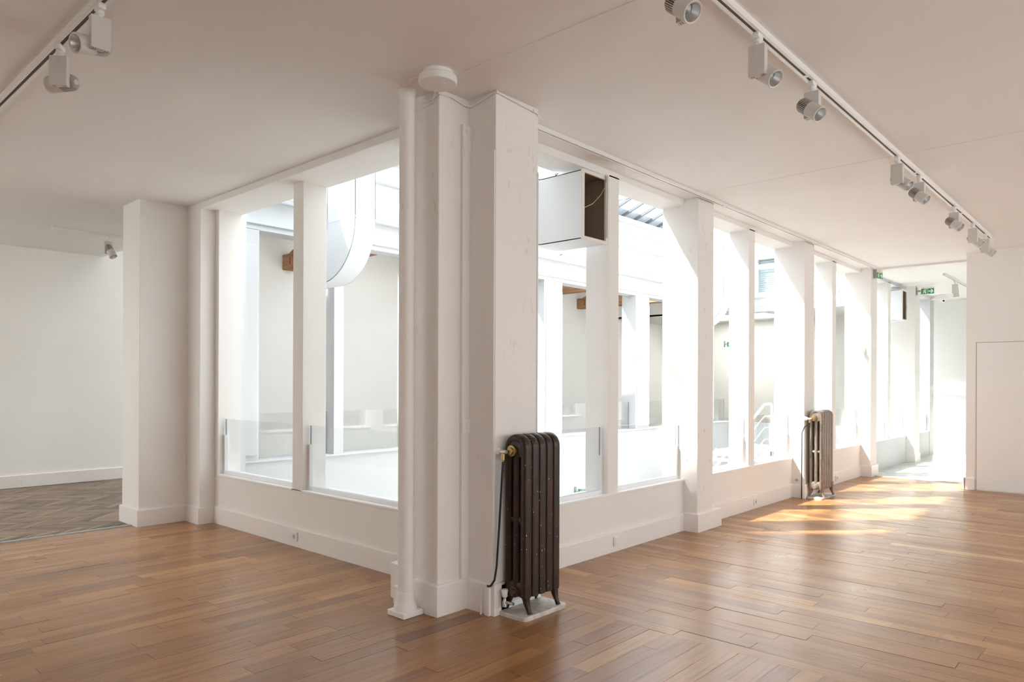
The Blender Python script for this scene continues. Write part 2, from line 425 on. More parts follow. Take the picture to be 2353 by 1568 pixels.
# ---- courtyard-side facade of this room (runs along Y at x = -3.35)
XF, XB = -3.35, -3.58
SZ, LZ = 0.48, 3.10
fr = struct('wall_courtyard_right')
piers = [(6.135, 6.45), (8.87, 9.19), (11.60, 11.91), (14.25, 14.60)]
mull = [(4.88, 5.03), (7.60, 7.755), (10.33, 10.49), (13.10, 13.26)]
for a, b in piers:
    box('pier', XB, -3.2, a, b, -3.2, CZ + 0.01, M_OLD if a < 7 else M_WALL, fr, 0.006)
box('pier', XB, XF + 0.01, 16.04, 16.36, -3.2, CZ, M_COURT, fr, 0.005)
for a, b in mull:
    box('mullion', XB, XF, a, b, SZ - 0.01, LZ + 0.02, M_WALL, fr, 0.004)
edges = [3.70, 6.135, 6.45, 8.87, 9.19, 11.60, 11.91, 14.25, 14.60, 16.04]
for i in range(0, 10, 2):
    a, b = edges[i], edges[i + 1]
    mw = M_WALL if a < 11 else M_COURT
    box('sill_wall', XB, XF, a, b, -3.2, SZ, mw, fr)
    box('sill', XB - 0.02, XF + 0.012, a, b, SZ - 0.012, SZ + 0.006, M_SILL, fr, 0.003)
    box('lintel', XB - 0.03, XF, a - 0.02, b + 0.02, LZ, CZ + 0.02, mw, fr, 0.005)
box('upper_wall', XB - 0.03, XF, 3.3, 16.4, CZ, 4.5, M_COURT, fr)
br = struct('baseboard_courtyard_right')
def board(par, x0, x1, y0, y1, h=0.165):
    bm = bmesh.new(); add_box(bm, x0, x1, y0, y1, 0, h)
    es = [e for e in bm.edges if all(v.co.z > h - 1e-4 for v in e.verts)]
    bmesh.ops.bevel(bm, geom=es, offset=0.012, segments=2, profile=0.6, affect='EDGES')
    return obj('board', bm, M_BASE, par)
for i in range(0, 6, 2): board(br, XF - 0.01, XF + 0.02, edges[i] - (0.3 if i == 0 else 0), edges[i + 1])
board(br, XF - 0.02, -3.18, 6.115, 6.60, 0.175)
board(br, XF - 0.02, -3.18, 8.85, 9.21, 0.17)
board(br, XF - 0.02, -3.18, 11.58, 11.93, 0.17)
board(br, XF - 0.02, -3.19, 14.23, 14.62, 0.15)

# low glass barriers in each opening of the right facade
ops_r = [(3.70, 4.88), (5.03, 6.135), (6.45, 7.60), (7.755, 8.87), (9.19, 10.33), (10.49, 11.60), (11.91, 13.10), (13.26, 14.25), (14.60, 16.03)]
wn = 1
for a, b in ops_r:
    w = struct('window_%d' % wn); wn += 1
    box('pane', -3.425, -3.413, a + 0.02, b - 0.02, SZ + 0.02, 1.035, M_GLASS, w)
    pieces('pane_edge', [(-3.4255, -3.4125, b - 0.0235, b - 0.02, SZ + 0.02, 1.035), (-3.4255, -3.4125, a + 0.02, a + 0.0235, SZ + 0.02, 1.035)], M_EDGE, w)
    pieces('side_channel', [(-3.436, -3.402, b - 0.03, b, SZ, 0.80), (-3.436, -3.402, a, a + 0.03, SZ, 0.80)], M_WHITEMETAL, w)
    pieces('channel_strip', [(-3.436, -3.4265, a + 0.03, b - 0.03, SZ + 0.006, SZ + 0.036), (-3.4115, -3.402, a + 0.03, b - 0.03, SZ + 0.006, SZ + 0.036)], M_SILL, w)

# ---- facade on the left of the corner (runs along X at y = 3.27)
fl = struct('wall_courtyard_left')
YF, YB = 3.27, 3.50
box('wall_face', -7.68, -7.25, 2.67, 3.6, 0, CZ + 0.01, M_WALL, fl, 0.005)
box('wall_face', -7.30, -6.95, 3.12, 3.5, 0, CZ + 0.01, M_WALL, fl, 0.005)
box('wall_face', -6.953, -6.87, 3.27, 3.5, -3.2, LZ + 0.01, M_WALL, fl)
box('sill_wall', -6.872, -3.95, YF, YB, -3.2, SZ, M_WALL, fl)
box('sill', -6.87, -5.50, YF - 0.012, YB + 0.02, SZ - 0.012, SZ + 0.006, M_SILL, fl, 0.003)
box('sill', -5.345, -3.95, YF - 0.012, YB + 0.02, SZ - 0.012, SZ + 0.006, M_SILL, fl, 0.003)
box('mullion', -5.50, -5.345, YF, YB, SZ - 0.01, LZ, M_WALL, fl, 0.004)
box('lintel', -6.955, -3.37, 3.12, 3.53, 3.095, CZ + 0.02, M_WALL, fl, 0.005)
box('upper_wall', -7.85, -3.35, 3.3, 3.53, CZ, 4.2, M_COURT, fl)
box('wall_face', -7.9, -6.96, 3.5, 3.6, -3.2, 4.5, M_COURT, fl)
bl = struct('baseboard_courtyard_left')
board(bl, -7.70, -7.23, 2.65, 3.15); board(bl, -7.25, -6.93, 3.10, 3.3); board(bl, -6.95, -3.9, YF - 0.02, YF + 0.01)
for a, b in ((-6.87, -5.50), (-5.345, -3.95)):
    w = struct('window_%d' % wn); wn += 1
    box('pane', a + 0.02, b - 0.02, 3.333, 3.345, SZ + 0.02, 1.03, M_GLASS, w)
    pieces('pane_edge', [(a + 0.02, a + 0.0235, 3.3325, 3.3455, SZ + 0.02, 1.03), (b - 0.0235, b - 0.02, 3.3325, 3.3455, SZ + 0.02, 1.03)], M_EDGE, w)
    pieces('side_channel', [(a, a + 0.03, 3.322, 3.356, SZ, 0.87), (b - 0.03, b, 3.322, 3.356, SZ, 0.87)], M_WHITEMETAL, w)
    pieces('channel_strip', [(a + 0.03, b - 0.03, 3.322, 3.3315, SZ + 0.006, SZ + 0.036), (a + 0.03, b - 0.03, 3.3465, 3.356, SZ + 0.006, SZ + 0.036)], M_SILL, w)

# ---- corner cluster of pillars
pc = struct('wall_corner')
box('corner_core', -3.95, -3.35, 3.27, 3.70, -3.2, CZ, M_OLD, pc, 0.004)
box('pillar_shaft', -3.412, -3.185, 2.86, 3.3, 0, CZ + 0.01, M_OLD, pc, 0.007)
box('pillar_shaft', -3.36, -2.95, 3.105, 3.50, 0, CZ + 0.01, M_OLD, pc, 0.006)
box('edge_strip', -2.953, -2.944, 3.49, 3.50, 0.0, 2.75, M_OLD, pc, 0.002)
box('raised_panel', -3.30, -2.955, 3.098, 3.106, 0.16, 2.80, M_OLD, pc, 0.002)
box('wall_patch', -3.0, -2.951, 3.094, 3.10, 0.75, 1.42, M_CEIL, pc)
bc = struct('baseboard_corner')
board(bc, -3.392, -3.165, 2.84, 3.12, 0.19); board(bc, -3.17, -2.93, 3.085, 3.2, 0.19); board(bc, -2.97, -2.93, 3.15, 3.52, 0.19)
box('board', -3.57, -3.38, 2.83, 3.27, 0, 0.12, M_BASE, bc, 0.008)
box('board', -3.685, -3.38, 2.90, 3.27, 0.0, 0.235, M_BASE, bc, 0.008)

col = thing('round_column', 'slender round white column on a square plinth at the corner pillar', 'column', (-3.355, 2.755, 0))
bm = bmesh.new(); add_box(bm, -0.078, 0.078, -0.076, 0.076, 0.0, 0.035, 0, 0.006); obj('plinth', bm, M_OLD, col)
lathe('column_base', [(0.0, 0.034), (0.070, 0.034), (0.070, 0.055), (0.062, 0.075), (0.054, 0.10), (0.056, 0.125), (0.050, 0.145), (0.0, 0.145)], M_OLD, col, 28)
lathe('shaft', [(0.0, 0.14), (0.0485, 0.14), (0.046, 0.3), (0.046, CZ - 0.03), (0.055, CZ - 0.012), (0.055, CZ + 0.004), (0.0, CZ + 0.004)], M_OLD, col, 28)

# ---- opposite facade and courtyard box
fo = struct('wall_courtyard_far')
OX0, OX1 = -7.85, -7.60
opier = [(3.55, 4.09), (6.35, 6.83), (9.19, 9.68), (12.02, 12.51), (14.85, 15.33)]
omull = [(5.09, 5.23), (7.93, 8.07), (10.78, 10.92), (13.6, 13.74)]
for a, b in opier:
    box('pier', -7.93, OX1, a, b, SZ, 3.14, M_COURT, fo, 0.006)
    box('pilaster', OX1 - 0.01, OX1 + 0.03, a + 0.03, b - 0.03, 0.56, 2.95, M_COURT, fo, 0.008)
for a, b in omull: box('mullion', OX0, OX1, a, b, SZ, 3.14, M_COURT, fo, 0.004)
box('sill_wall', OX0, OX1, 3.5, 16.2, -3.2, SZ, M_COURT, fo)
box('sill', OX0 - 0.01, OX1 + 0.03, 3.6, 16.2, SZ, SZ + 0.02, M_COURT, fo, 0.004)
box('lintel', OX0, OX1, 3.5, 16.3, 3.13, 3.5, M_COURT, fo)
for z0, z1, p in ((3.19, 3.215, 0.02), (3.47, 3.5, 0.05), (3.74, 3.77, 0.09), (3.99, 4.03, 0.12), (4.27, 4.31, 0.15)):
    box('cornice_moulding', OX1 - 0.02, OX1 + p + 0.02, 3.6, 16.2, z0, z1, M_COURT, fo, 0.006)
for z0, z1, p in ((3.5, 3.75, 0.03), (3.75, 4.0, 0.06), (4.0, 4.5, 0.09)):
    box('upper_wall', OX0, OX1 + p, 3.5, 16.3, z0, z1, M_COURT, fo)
opn = [(4.09, 5.09), (5.23, 6.35), (6.83, 7.93), (8.07, 9.19), (9.68, 10.78), (10.92, 12.02), (12.51, 13.6), (13.74, 14.85), (15.33, 16.2)]
for a, b in opn:
    w = struct('window_%d' % wn); wn += 1
    box('pane', -7.76, -7.748, a + 0.01, b - 0.01, SZ + 0.02, 1.03, M_GLASS, w)
    pieces('pane_edge', [(-7.7605, -7.7475, a + 0.01, a + 0.014, SZ + 0.02, 1.03), (-7.7605, -7.7475, b - 0.014, b - 0.01, SZ + 0.02, 1.03)], M_EDGE, w)

# end facade (north) of the courtyard
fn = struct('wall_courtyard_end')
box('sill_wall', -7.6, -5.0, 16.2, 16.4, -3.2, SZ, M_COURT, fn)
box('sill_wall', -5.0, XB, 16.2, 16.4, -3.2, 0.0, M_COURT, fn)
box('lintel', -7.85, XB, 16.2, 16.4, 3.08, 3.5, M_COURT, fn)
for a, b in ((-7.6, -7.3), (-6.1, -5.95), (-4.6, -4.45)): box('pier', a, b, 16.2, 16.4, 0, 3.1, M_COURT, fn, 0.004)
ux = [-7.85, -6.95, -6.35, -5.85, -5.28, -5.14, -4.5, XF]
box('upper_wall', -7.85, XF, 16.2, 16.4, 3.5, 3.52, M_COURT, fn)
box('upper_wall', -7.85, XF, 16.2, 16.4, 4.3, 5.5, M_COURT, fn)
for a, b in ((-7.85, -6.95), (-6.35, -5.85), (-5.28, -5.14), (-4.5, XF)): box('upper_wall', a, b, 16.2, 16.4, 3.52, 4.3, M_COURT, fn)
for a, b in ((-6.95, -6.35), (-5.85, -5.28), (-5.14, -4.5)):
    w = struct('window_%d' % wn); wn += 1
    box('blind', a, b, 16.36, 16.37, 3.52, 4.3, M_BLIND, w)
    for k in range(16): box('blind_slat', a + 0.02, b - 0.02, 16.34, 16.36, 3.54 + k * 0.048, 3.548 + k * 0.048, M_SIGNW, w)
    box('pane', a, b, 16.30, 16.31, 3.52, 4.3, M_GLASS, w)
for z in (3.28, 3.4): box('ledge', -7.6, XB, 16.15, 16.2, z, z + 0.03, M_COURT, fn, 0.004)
# courtyard ground
g = box('floor_courtyard', -7.85, -3.35, 3.3, 16.4, -3.4, -3.2, M_LOWER); g['kind'] = 'structure'

# skylight: twin slopes of glass on dark bars, gable ends glazed
sk = struct('ceiling_skylight')
EZ, RZ_, EX0, EX1 = 4.50, 5.40, -7.85, -3.35
XM = (EX0 + EX1) / 2
box('gutter', -7.66, -7.42, 3.5, 16.3, 4.45, 4.53, M_COURT, sk, 0.01)
box('gutter', -3.78, -3.56, 3.5, 16.3, 4.45, 4.53, M_COURT, sk, 0.01)
NB = 30; Y0, Y1 = 3.42, 16.3
step = (Y1 - Y0) / NB
for side in (0, 1):
    xa = EX0 if side == 0 else EX1
    sl = (RZ_ - EZ) / (XM - xa)
    for k in range(NB + 1):
        y = Y0 + k * step
        bm = bmesh.new(); w2 = 0.018
        add_prism(bm, [(xa, EZ), (XM, RZ_), (XM, RZ_ + 0.055), (xa, EZ + 0.055)], y - w2, y + w2, 'y')
        obj('glazing_bar', bm, M_BAR, sk)
        if k < NB:
            bm = bmesh.new(); add_prism(bm, [(xa, EZ + 0.056), (XM, RZ_ + 0.056), (XM, RZ_ + 0.062), (xa, EZ + 0.062)], y + 0.004, y + step - 0.004, 'y')
            obj('pane', bm, M_ROOFGLASS, sk)
box('ridge', XM - 0.04, XM + 0.04, Y0, Y1, RZ_ - 0.03, RZ_ + 0.08, M_COURT, sk, 0.01)
for k in range(7):
    x = EX0 + 0.1 + k * (EX1 - EX0 - 0.2) / 6; zt = EZ + (RZ_ - EZ) * (1 - abs(x - XM) / (XM - EX0))
    box('gable_bar', x - 0.018, x + 0.018, 3.38, 3.42, 4.2, zt, M_BAR, sk)
bm = bmesh.new(); add_prism(bm, [(EX0, 4.2), (EX1, 4.2), (EX1, EZ), (XM, RZ_), (EX0, EZ)], 3.34, 3.38, 'y'); obj('gable_wall', bm, M_COURT, sk)
# tie rods and a service pipe seen against the sky
tube('tie_rod', [(-7.6, 9.9, 4.42), (-3.5, 9.9, 4.42)], 0.008, M_BAR, sk, 6)
tube('tie_rod', [(-7.6, 14.0, 4.42), (-3.5, 14.0, 4.42)], 0.008, M_BAR, sk, 6)

# far gallery roof: sloped white underside over timber trusses
gr_ = struct('ceiling_far_gallery')
def slope_part(xa, xb, ya, yb, m=M_GALL, name='roof_slope', dz=0.0, th=0.15):
    f = lambda x: 3.85 + (x + 11.2) * 0.25
    bm = bmesh.new(); add_prism(bm, [(xa, f(xa) + dz), (xb, f(xb) + dz), (xb, f(xb) + th + dz), (xa, f(xa) + th + dz)], ya, yb, 'y'); obj(name, bm, m, gr_)
RLX, RL = (-9.8, -8.8), [(3.9, 5.6), (6.8, 8.6), (10.2, 11.3), (13.2, 14.3)]       # roof windows added out of view to light the far gallery
slope_part(-11.2, RLX[0], 3.5, 16.4); slope_part(RLX[1], -7.6, 3.5, 16.4)
yp = 3.5
for a, b in RL:
    slope_part(RLX[0], RLX[1], yp, a); yp = b
    slope_part(RLX[0], RLX[1], a, b, M_ROOFGLASS, 'roof_pane', 0.12, 0.01)
    portal(((RLX[0] + RLX[1]) / 2, (a + b) / 2, 4.75), (0, 0, 0), 1.0, b - a)
slope_part(RLX[0], RLX[1], yp, 16.4)
box('step_wall', -11.03, -7.85, 3.50, 3.575, CZ, 4.9, M_GALL, gr_)
box('end_wall', -11.03, -7.6, 16.4, 16.5, CZ - 0.005, 4.9, M_GALL, gr_)
for i, y in enumerate((6.35, 9.13, 11.9, 14.64)):
    t = thing('roof_truss', ('old brown timber roof truss in the far gallery, seen behind the left window' if i == 0 else
              'old brown timber roof truss in the far gallery, %s beyond the round column' % ('first', 'second', 'third')[i - 1]), 'truss', (-11.03, y, 3.30), 0, 'timber trusses of the far gallery')
    bm = bmesh.new(); add_box(bm, 0.0, 3.15, 0.0, 0.2, 0.0, 0.26, 0, 0.012); obj('tie_beam', bm, M_TIMBER, t)
    bm = bmesh.new(); add_prism(bm, [(0.08, 0.24), (0.30, 0.24), (2.7, 1.12), (2.6, 1.2)], 0.03, 0.17, 'y'); obj('rafter', bm, M_TIMBER, t)
    bm = bmesh.new(); add_box(bm, 0.24, 0.26, -0.004, 0.2, 0.07, 0.20); obj('iron_strap', bm, M_RUST, t)

# ================================================================== FLOORS
def plank_mesh(bm, x0, x1, y0, y1, th, zt, along, tone, tl, uvl, tilt):
    cx, cy = (x0 + x1) / 2, (y0 + y1) / 2
    def z(x, y): return zt + (x - cx) * tilt[0] + (y - cy) * tilt[1]
    vs = [bm.verts.new(p) for p in ((x0, y0, zt - th), (x1, y0, zt - th), (x1, y1, zt - th), (x0, y1, zt - th), (x0, y0, z(x0, y0)), (x1, y0, z(x1, y0)), (x1, y1, z(x1, y1)), (x0, y1, z(x0, y1)))]
    o1, o2 = tone[3], tone[4]
    for f in ((4, 5, 6, 7), (0, 1, 5, 4), (1, 2, 6, 5), (2, 3, 7, 6), (3, 0, 4, 7)):
        fc = bm.faces.new([vs[i] for i in f])
        for lp in fc.loops:
            lp[tl] = (tone[0], tone[1], tone[2], 1)
            c = lp.vert.co
            lp[uvl].uv = ((c.x if along == 'x' else c.y) + o1, (c.y - y0 if along == 'x' else c.x - x0) + o2)
def new_pbm():
    bm = bmesh.new(); return bm, bm.loops.layers.float_color.new('tone'), bm.loops.layers.uv.new('grain')
def px_area(p):
    q = []
    for x, y in ((p[0], p[2]), (p[1], p[2]), (p[1], p[3]), (p[0], p[3])):
        a = to_px((x, y, 0))
        if a is None: return 0
        q.append(a)
    cx = sum(a[0] for a in q) / 4; cy = sum(a[1] for a in q) / 4
    if not (-40 < cx < 2393 and cy < 1600): return 0
    return abs(sum(q[i][0] * q[(i + 1) % 4][1] - q[(i + 1) % 4][0] * q[i][1] for i in range(4))) / 2

floor = struct('floor')
box('subfloor', -7.37, 3.3, -3.2, 3.35, -0.12, -0.010, M_DARK, floor)
box('subfloor', -3.40, 3.3, 3.35, 11.75, -0.12, -0.010, M_DARK, floor)
planks = []
PW = 0.1065
rng = random.Random(3)
SEAM = 3.535
def tone():
    t = min(1, max(0, rng.gauss(0.50, 0.16)))
    return (t, 1.0 if rng.random() < 0.3 else 0.15, rng.choice((0.0, 0.35, 0.75, 0.9)), rng.random() * 50, rng.random() * 9)
# planks along Y in the near part
x = -7.355
while x < 3.0:
    y = -3.0 + rng.random() * 0.5
    while y < SEAM - 0.01:
        ln = rng.uniform(0.42, 1.15)
        y1 = min(y + ln, SEAM)
        if SEAM - y1 < 0.15: y1 = SEAM
        planks.append((x, x + PW, y, y1, 'y', tone())); y = y1
    x += PW
# border strip and planks along X in the far part
y = SEAM
while y < 11.72:
    x = -3.34 + 0.0
    first = True
    while x < 3.05:
        ln = rng.uniform(0.25, 0.8) if first else rng.uniform(0.5, 1.5)
        first = False
        x1 = min(x + ln, 3.08)
        planks.append((x, x1, y, min(y + PW, 11.74), 'x', tone())); x = x1
    y += PW
planks = [p for p in planks if p[1] - p[0] > 0.02 and p[3] - p[2] > 0.02]
planks = [p for p in planks if not (p[2] > 3.55 and p[1] < -3.36)]
planks.sort(key=lambda p: -px_area(p))
NP = 300
GAP = 0.0007
def emit_plank(bm, tl, uvl, p):
    plank_mesh(bm, p[0] + GAP, p[1] - GAP, p[2] + GAP, p[3] - GAP, 0.014, rng.uniform(-0.0005, 0.0), p[4], p[5], tl, uvl,
               (rng.gauss(0, 0.0012), rng.gauss(0, 0.0025)) if p[4] == 'x' else (rng.gauss(0, 0.0025), rng.gauss(0, 0.0012)))
for p in planks[:NP]:
    bm, tl, uvl = new_pbm(); emit_plank(bm, tl, uvl, p); obj('plank', bm, M_OAK, floor)
bm, tl, uvl = new_pbm()
for p in planks[NP:]: emit_plank(bm, tl, uvl, p)
obj('plank_field', bm, M_OAK, floor, kind='stuff')

# herringbone floor of the far-left gallery
fh = struct('floor_far_gallery')
box('subfloor', -11.2, -7.36, -3.2, 3.6, -0.12, -0.010, M_DARK, fh)
HW, HL = 0.075, 0.45
blocks = []
# classic herringbone, rotated 45 deg: rows of pairs
def herr_pts(i, j, k):
    # unrotated herringbone unit: horizontal block at (i,j), vertical beside it
    if k == 0: x0, y0, w, h = 0, 0, HL, HW
    else: x0, y0, w, h = HL, HW - HL, HW, HL
    ox = i * HW + j * (HL + HW) ; oy = i * HW - j * (HL - HW)
    ox = i * HW + j * HL; oy = i * HW - j * HL
    return [(ox + x0, oy + y0), (ox + x0 + w, oy + y0), (ox + x0 + w, oy + y0 + h), (ox + x0, oy + y0 + h)]
ca, sa = cos(radians(45)), sin(radians(45))
for i in range(-120, 121):
    for j in range(-14, 15):
        for k in (0, 1):
            q = herr_pts(i, j, k)
            q = [(-9.2 + a * ca - b * sa, 1.8 + a * sa + b * ca) for a, b in q]
            cx = sum(a for a, _ in q) / 4; cy = sum(b for _, b in q) / 4
            if -11.0 < cx < -7.42 and -0.6 < cy < 4.3: blocks.append((q, k, cx, cy))
def barea(b):
    q = [to_px((a, c, 0)) for a, c in b[0]]
    if any(v is None for v in q): return 0
    cx = sum(a[0] for a in q) / 4
    if not (-10 < cx < 300): return 0
    return abs(sum(q[i][0] * q[(i + 1) % 4][1] - q[(i + 1) % 4][0] * q[i][1] for i in range(4))) / 2
blocks.sort(key=lambda b: -barea(b))
def clipx(q):
    return [(min(max(a, -11.02), -7.405), c) for a, c in q]
def emit_block(bm, tl, uvl, b):
    q, k, cx, cy = b; q = clipx([(cx + (a - cx) * 0.975, cy + (c - cy) * 0.975) for a, c in q])
    t = rng.random(); o1 = rng.random() * 40
    zt = rng.uniform(-0.001, 0.0)
    A = [bm.verts.new((a, c, -0.012)) for a, c in q]; B = [bm.verts.new((a, c, zt)) for a, c in q]
    fs = [bm.faces.new(B)] + [bm.faces.new((A[n], A[(n + 1) % 4], B[(n + 1) % 4], B[n])) for n in range(4)]
    for f in fs:
        for lp in f.loops:
            lp[tl] = (t, 0, 0, 1); c = lp.vert.co
            u = (c.x * ca + c.y * sa); v = (-c.x * sa + c.y * ca)
            if k: u, v = v, u
            lp[uvl].uv = (u + o1, v)
for b in blocks[:300]:
    bm, tl, uvl = new_pbm(); emit_block(bm, tl, uvl, b); obj('parquet_block', bm, M_HERR, fh)
bm, tl, uvl = new_pbm()
for b in blocks[300:]: emit_block(bm, tl, uvl, b)
obj('parquet_field', bm, M_HERR, fh, kind='stuff')
box('subfloor', -11.2, -7.85, 3.6, 19.5, -0.12, -0.001, M_HERR, fh)
tr2 = struct('trim_2')
box('threshold_strip', -7.425, -7.355, -3.0, 2.66, -0.01, 0.006, M_ALU, tr2, 0.002)
bm = bmesh.new()
for k in range(12): add_lathe(bm, [(0.0, 0.0075), (0.004, 0.0072), (0.0045, 0.006)], 8, Matrix.Translation((-7.38, -2.0 + k * 0.4, 0)))
obj('screws', bm, M_DARK, tr2, kind='stuff')

# marble passage
fp = struct('floor_passage')
box('subfloor', -3.6, -1.7, 11.75, 17.1, -0.12, -0.010, M_SLOT, fp)
box('subfloor', -7.86, -3.6, 16.3, 19.5, -0.12, -0.001, M_MARBLE, fp)
box('threshold_slab', -3.33, -1.9, 11.74, 11.88, -0.01, 0.006, M_SLAB, fp, 0.004)
yy = 11.882
while yy < 17.05:
    xx = -3.36 - 0.02
    while xx < -1.9:
        a, b = xx, min(xx + 0.40, -1.885)
        box('floor_tile', a + 0.001, b - 0.001, yy + 0.001, min(yy + 0.4, 17.09) - 0.001, -0.01, rng.uniform(-0.0005, 0.0005), M_MARBLE, fp)
        xx += 0.40
    yy += 0.40
box('board', -11.04, -11.01, -3.0, 5.6, 0, 0.165, M_BASE, struct('baseboard_left'), 0.006)

# ================================================================== THINGS
# ---- cast iron radiators
def sweep_rect(bm, pts, w, d, cy=0.0, rad=0.4, seg=10):
    """pts in (x,z); cross-section: superellipse w in plane, d along y"""
    n = len(pts); rings = []
    for i, p in enumerate(pts):
        a = pts[max(i - 1, 0)]; b = pts[min(i + 1, n - 1)]
        t = Vector((b[0] - a[0], b[1] - a[1])).normalized(); nn = Vector((-t.y, t.x))
        wi = w[i] if isinstance(w, (list, tuple)) else w
        di = d[i] if isinstance(d, (list, tuple)) else d
        rg = []
        for k in range(seg):
            an = 2 * pi * (k + 0.5) / seg
            c, s = cos(an), sin(an)
            e = 0.65
            u = math.copysign(abs(c) ** e, c) * wi / 2; v = math.copysign(abs(s) ** e, s) * di / 2
            rg.append(bm.verts.new((p[0] + nn.x * u, cy + v, p[1] + nn.y * u)))
        rings.append(rg)
    for a, b in zip(rings, rings[1:]):
        for k in range(seg):
            f = bm.faces.new((a[k], a[(k + 1) % seg], b[(k + 1) % seg], b[k])); f.smooth = True
    bm.faces.new(rings[0][::-1]); bm.faces.new(rings[-1])
def rad_section(W, H, dy, gap, colw):
    bm = bmesh.new(); z0 = 0.095; r = 0.055; hw = W / 2 - colw / 2
    pts = [(-hw, z0), (-hw, H - r - 0.03)]
    for k in range(0, 9):
        a = pi - k * pi / 16
        pts.append((-hw + r + r * cos(a), H - colw / 2 - r + r * sin(a)))
    pts2 = [(-p[0], p[1]) for p in pts[::-1]]
    sweep_rect(bm, pts + pts2, colw, dy, seg=12)
    sweep_rect(bm, [(0, z0 + 0.02), (0, H - 0.04)], W - 2 * colw - 2 * gap, dy * 0.92, seg=12)
    sweep_rect(bm, [(-hw, H - 0.082), (hw, H - 0.082)], 0.125, dy * 0.97, seg=12)
    sweep_rect(bm, [(-hw, z0 + 0.045), (hw, z0 + 0.045)], 0.10, dy * 0.95, seg=12)
    sweep_rect(bm, [(-hw, H * 0.52), (hw, H * 0.52)], 0.035, dy * 0.7)
    bmesh.ops.recalc_face_normals(bm, faces=bm.faces[:])
    return bm
def rad_leg(H, sx, dy):
    bm = bmesh.new()
    pts = [(0, 0.16), (0.0, 0.10), (0.008 * sx, 0.06), (0.020 * sx, 0.03), (0.030 * sx, 0.008), (0.034 * sx, 0.0)]
    sweep_rect(bm, pts, [0.058, 0.052, 0.036, 0.026, 0.024, 0.03], [dy, dy * 0.8, 0.036, 0.028, 0.026, 0.03])
    bmesh.ops.recalc_face_normals(bm, faces=bm.faces[:]); return bm
def radiator(label, loc, W, H, n, L, m, gap, colw, valve):
    t = thing('cast_iron_radiator', label, 'radiator', loc)
    dy = L / n
    me = None
    for k in range(n):
        if me is None:
            s = obj('radiator_section', rad_section(W, H, dy * 0.97, gap, colw), m, t); me = s.data
        else:
            s = bpy.data.objects.new('radiator_section', me); link(s, t)
        s.location = (0, dy * (k + 0.5), 0)
    for sx in (-1, 1):
        for yy in (dy * 0.5, L - dy * 0.5):
            lg = obj('leg', rad_leg(H, sx, dy * 0.8), m, t); lg.location = (sx * (W / 2 - colw / 2), yy, 0.0)
    # end plugs and fittings on the near end
    rotY = Matrix.Rotation(radians(90), 4, 'X')
    for z in (H - 0.10, 0.125):
        pl = lathe('hub_plug', [(0.0, 0.030), (0.020, 0.030), (0.022, 0.018), (0.034, 0.016), (0.036, 0.0), (0.036, -0.02), (0, -0.02)], M_BRASS if z > 0.5 else m, t, 16, rotY)
        pl.location = (-0.02 if z > 0.5 else 0.0, 0.004, z)
    v = bpy.data.objects.new('valve', None); link(v, t)
    v.location = (-0.055, -0.045, H - 0.105)
    lathe('valve_body', [(0, -0.03), (0.011, -0.03), (0.013, 0.0), (0.011, 0.028), (0, 0.028)], M_CHROME, v, 12, Matrix.Rotation(radians(90), 4, 'Y'))
    lathe('valve_tail', [(0, 0.0), (0.012, 0.0), (0.012, 0.022), (0.009, 0.05), (0, 0.05)], M_BRASS, v, 10, Matrix.Translation((0.0, 0, -0.05)))
    lathe('valve_knob', [(0, 0.0), (0.018, 0.002), (0.025, 0.036), (0.021, 0.044), (0, 0.044)], M_SIGNW, v, 10, Matrix.Translation((-0.02, -0.0, 0)) @ Matrix.Rotation(radians(-90), 4, 'Y'))
    if valve:
        v2 = bpy.data.objects.new('valve', None); link(v2, t); v2.location = (-0.05, -0.03, 0.03)
        lathe('valve_body', [(0, 0.0), (0.014, 0.0), (0.015, 0.03), (0.009, 0.045), (0.011, 0.06), (0, 0.06)], M_CHROME, v2, 12)
        lathe('valve_tail', [(0, 0.0), (0.010, 0.0), (0.010, 0.07), (0, 0.07)], M_CHROME, v2, 10, Matrix.Translation((0, 0.0, 0.03)) @ Matrix.Rotation(radians(90), 4, 'Y'))
        lathe('valve_knob', [(0, 0.058), (0.016, 0.06), (0.022, 0.10), (0.020, 0.104), (0, 0.102)], M_SIGNW, v2, 10)
    return t
def slab(label, x0, x1, y0, y1, h):
    t = thing('stone_slab', label, 'slab', ((x0 + x1) / 2, (y0 + y1) / 2, 0))
    a, b = (x1 - x0) / 2, (y1 - y0) / 2
    bm = bmesh.new(); add_box(bm, -a, a, -b, b, 0.0, h)
    ve = [e for e in bm.edges if abs(e.verts[0].co.z - e.verts[1].co.z) > h / 2]
    bmesh.ops.bevel(bm, geom=ve, offset=0.03, segments=4, profile=0.5, affect='EDGES')
    te = [e for e in bm.edges if all(v.co.z > h - 1e-5 for v in e.verts)]
    bmesh.ops.bevel(bm, geom=te, offset=0.006, segments=2, profile=0.5, affect='EDGES')
    obj('slab_block', bm, M_SLAB, t)
slab('worn white marble slab under the dark brown radiator', -2.95, -2.725, 3.13, 3.535, 0.026)
radiator('dark brown cast iron radiator with paint specks beside the corner pillar', (-2.845, 3.17, 0.026), 0.175, 1.065, 5, 0.335, M_RAD, 0.010, 0.052, True)
slab('pale marble slab under the worn bronze radiator', -3.178, -2.985, 8.87, 9.38, 0.02)
radiator('worn bronze cast iron radiator against the second pier', (-3.08, 8.91, 0.02), 0.150, 1.06, 5, 0.42, M_RAD2, 0.02, 0.034, False)

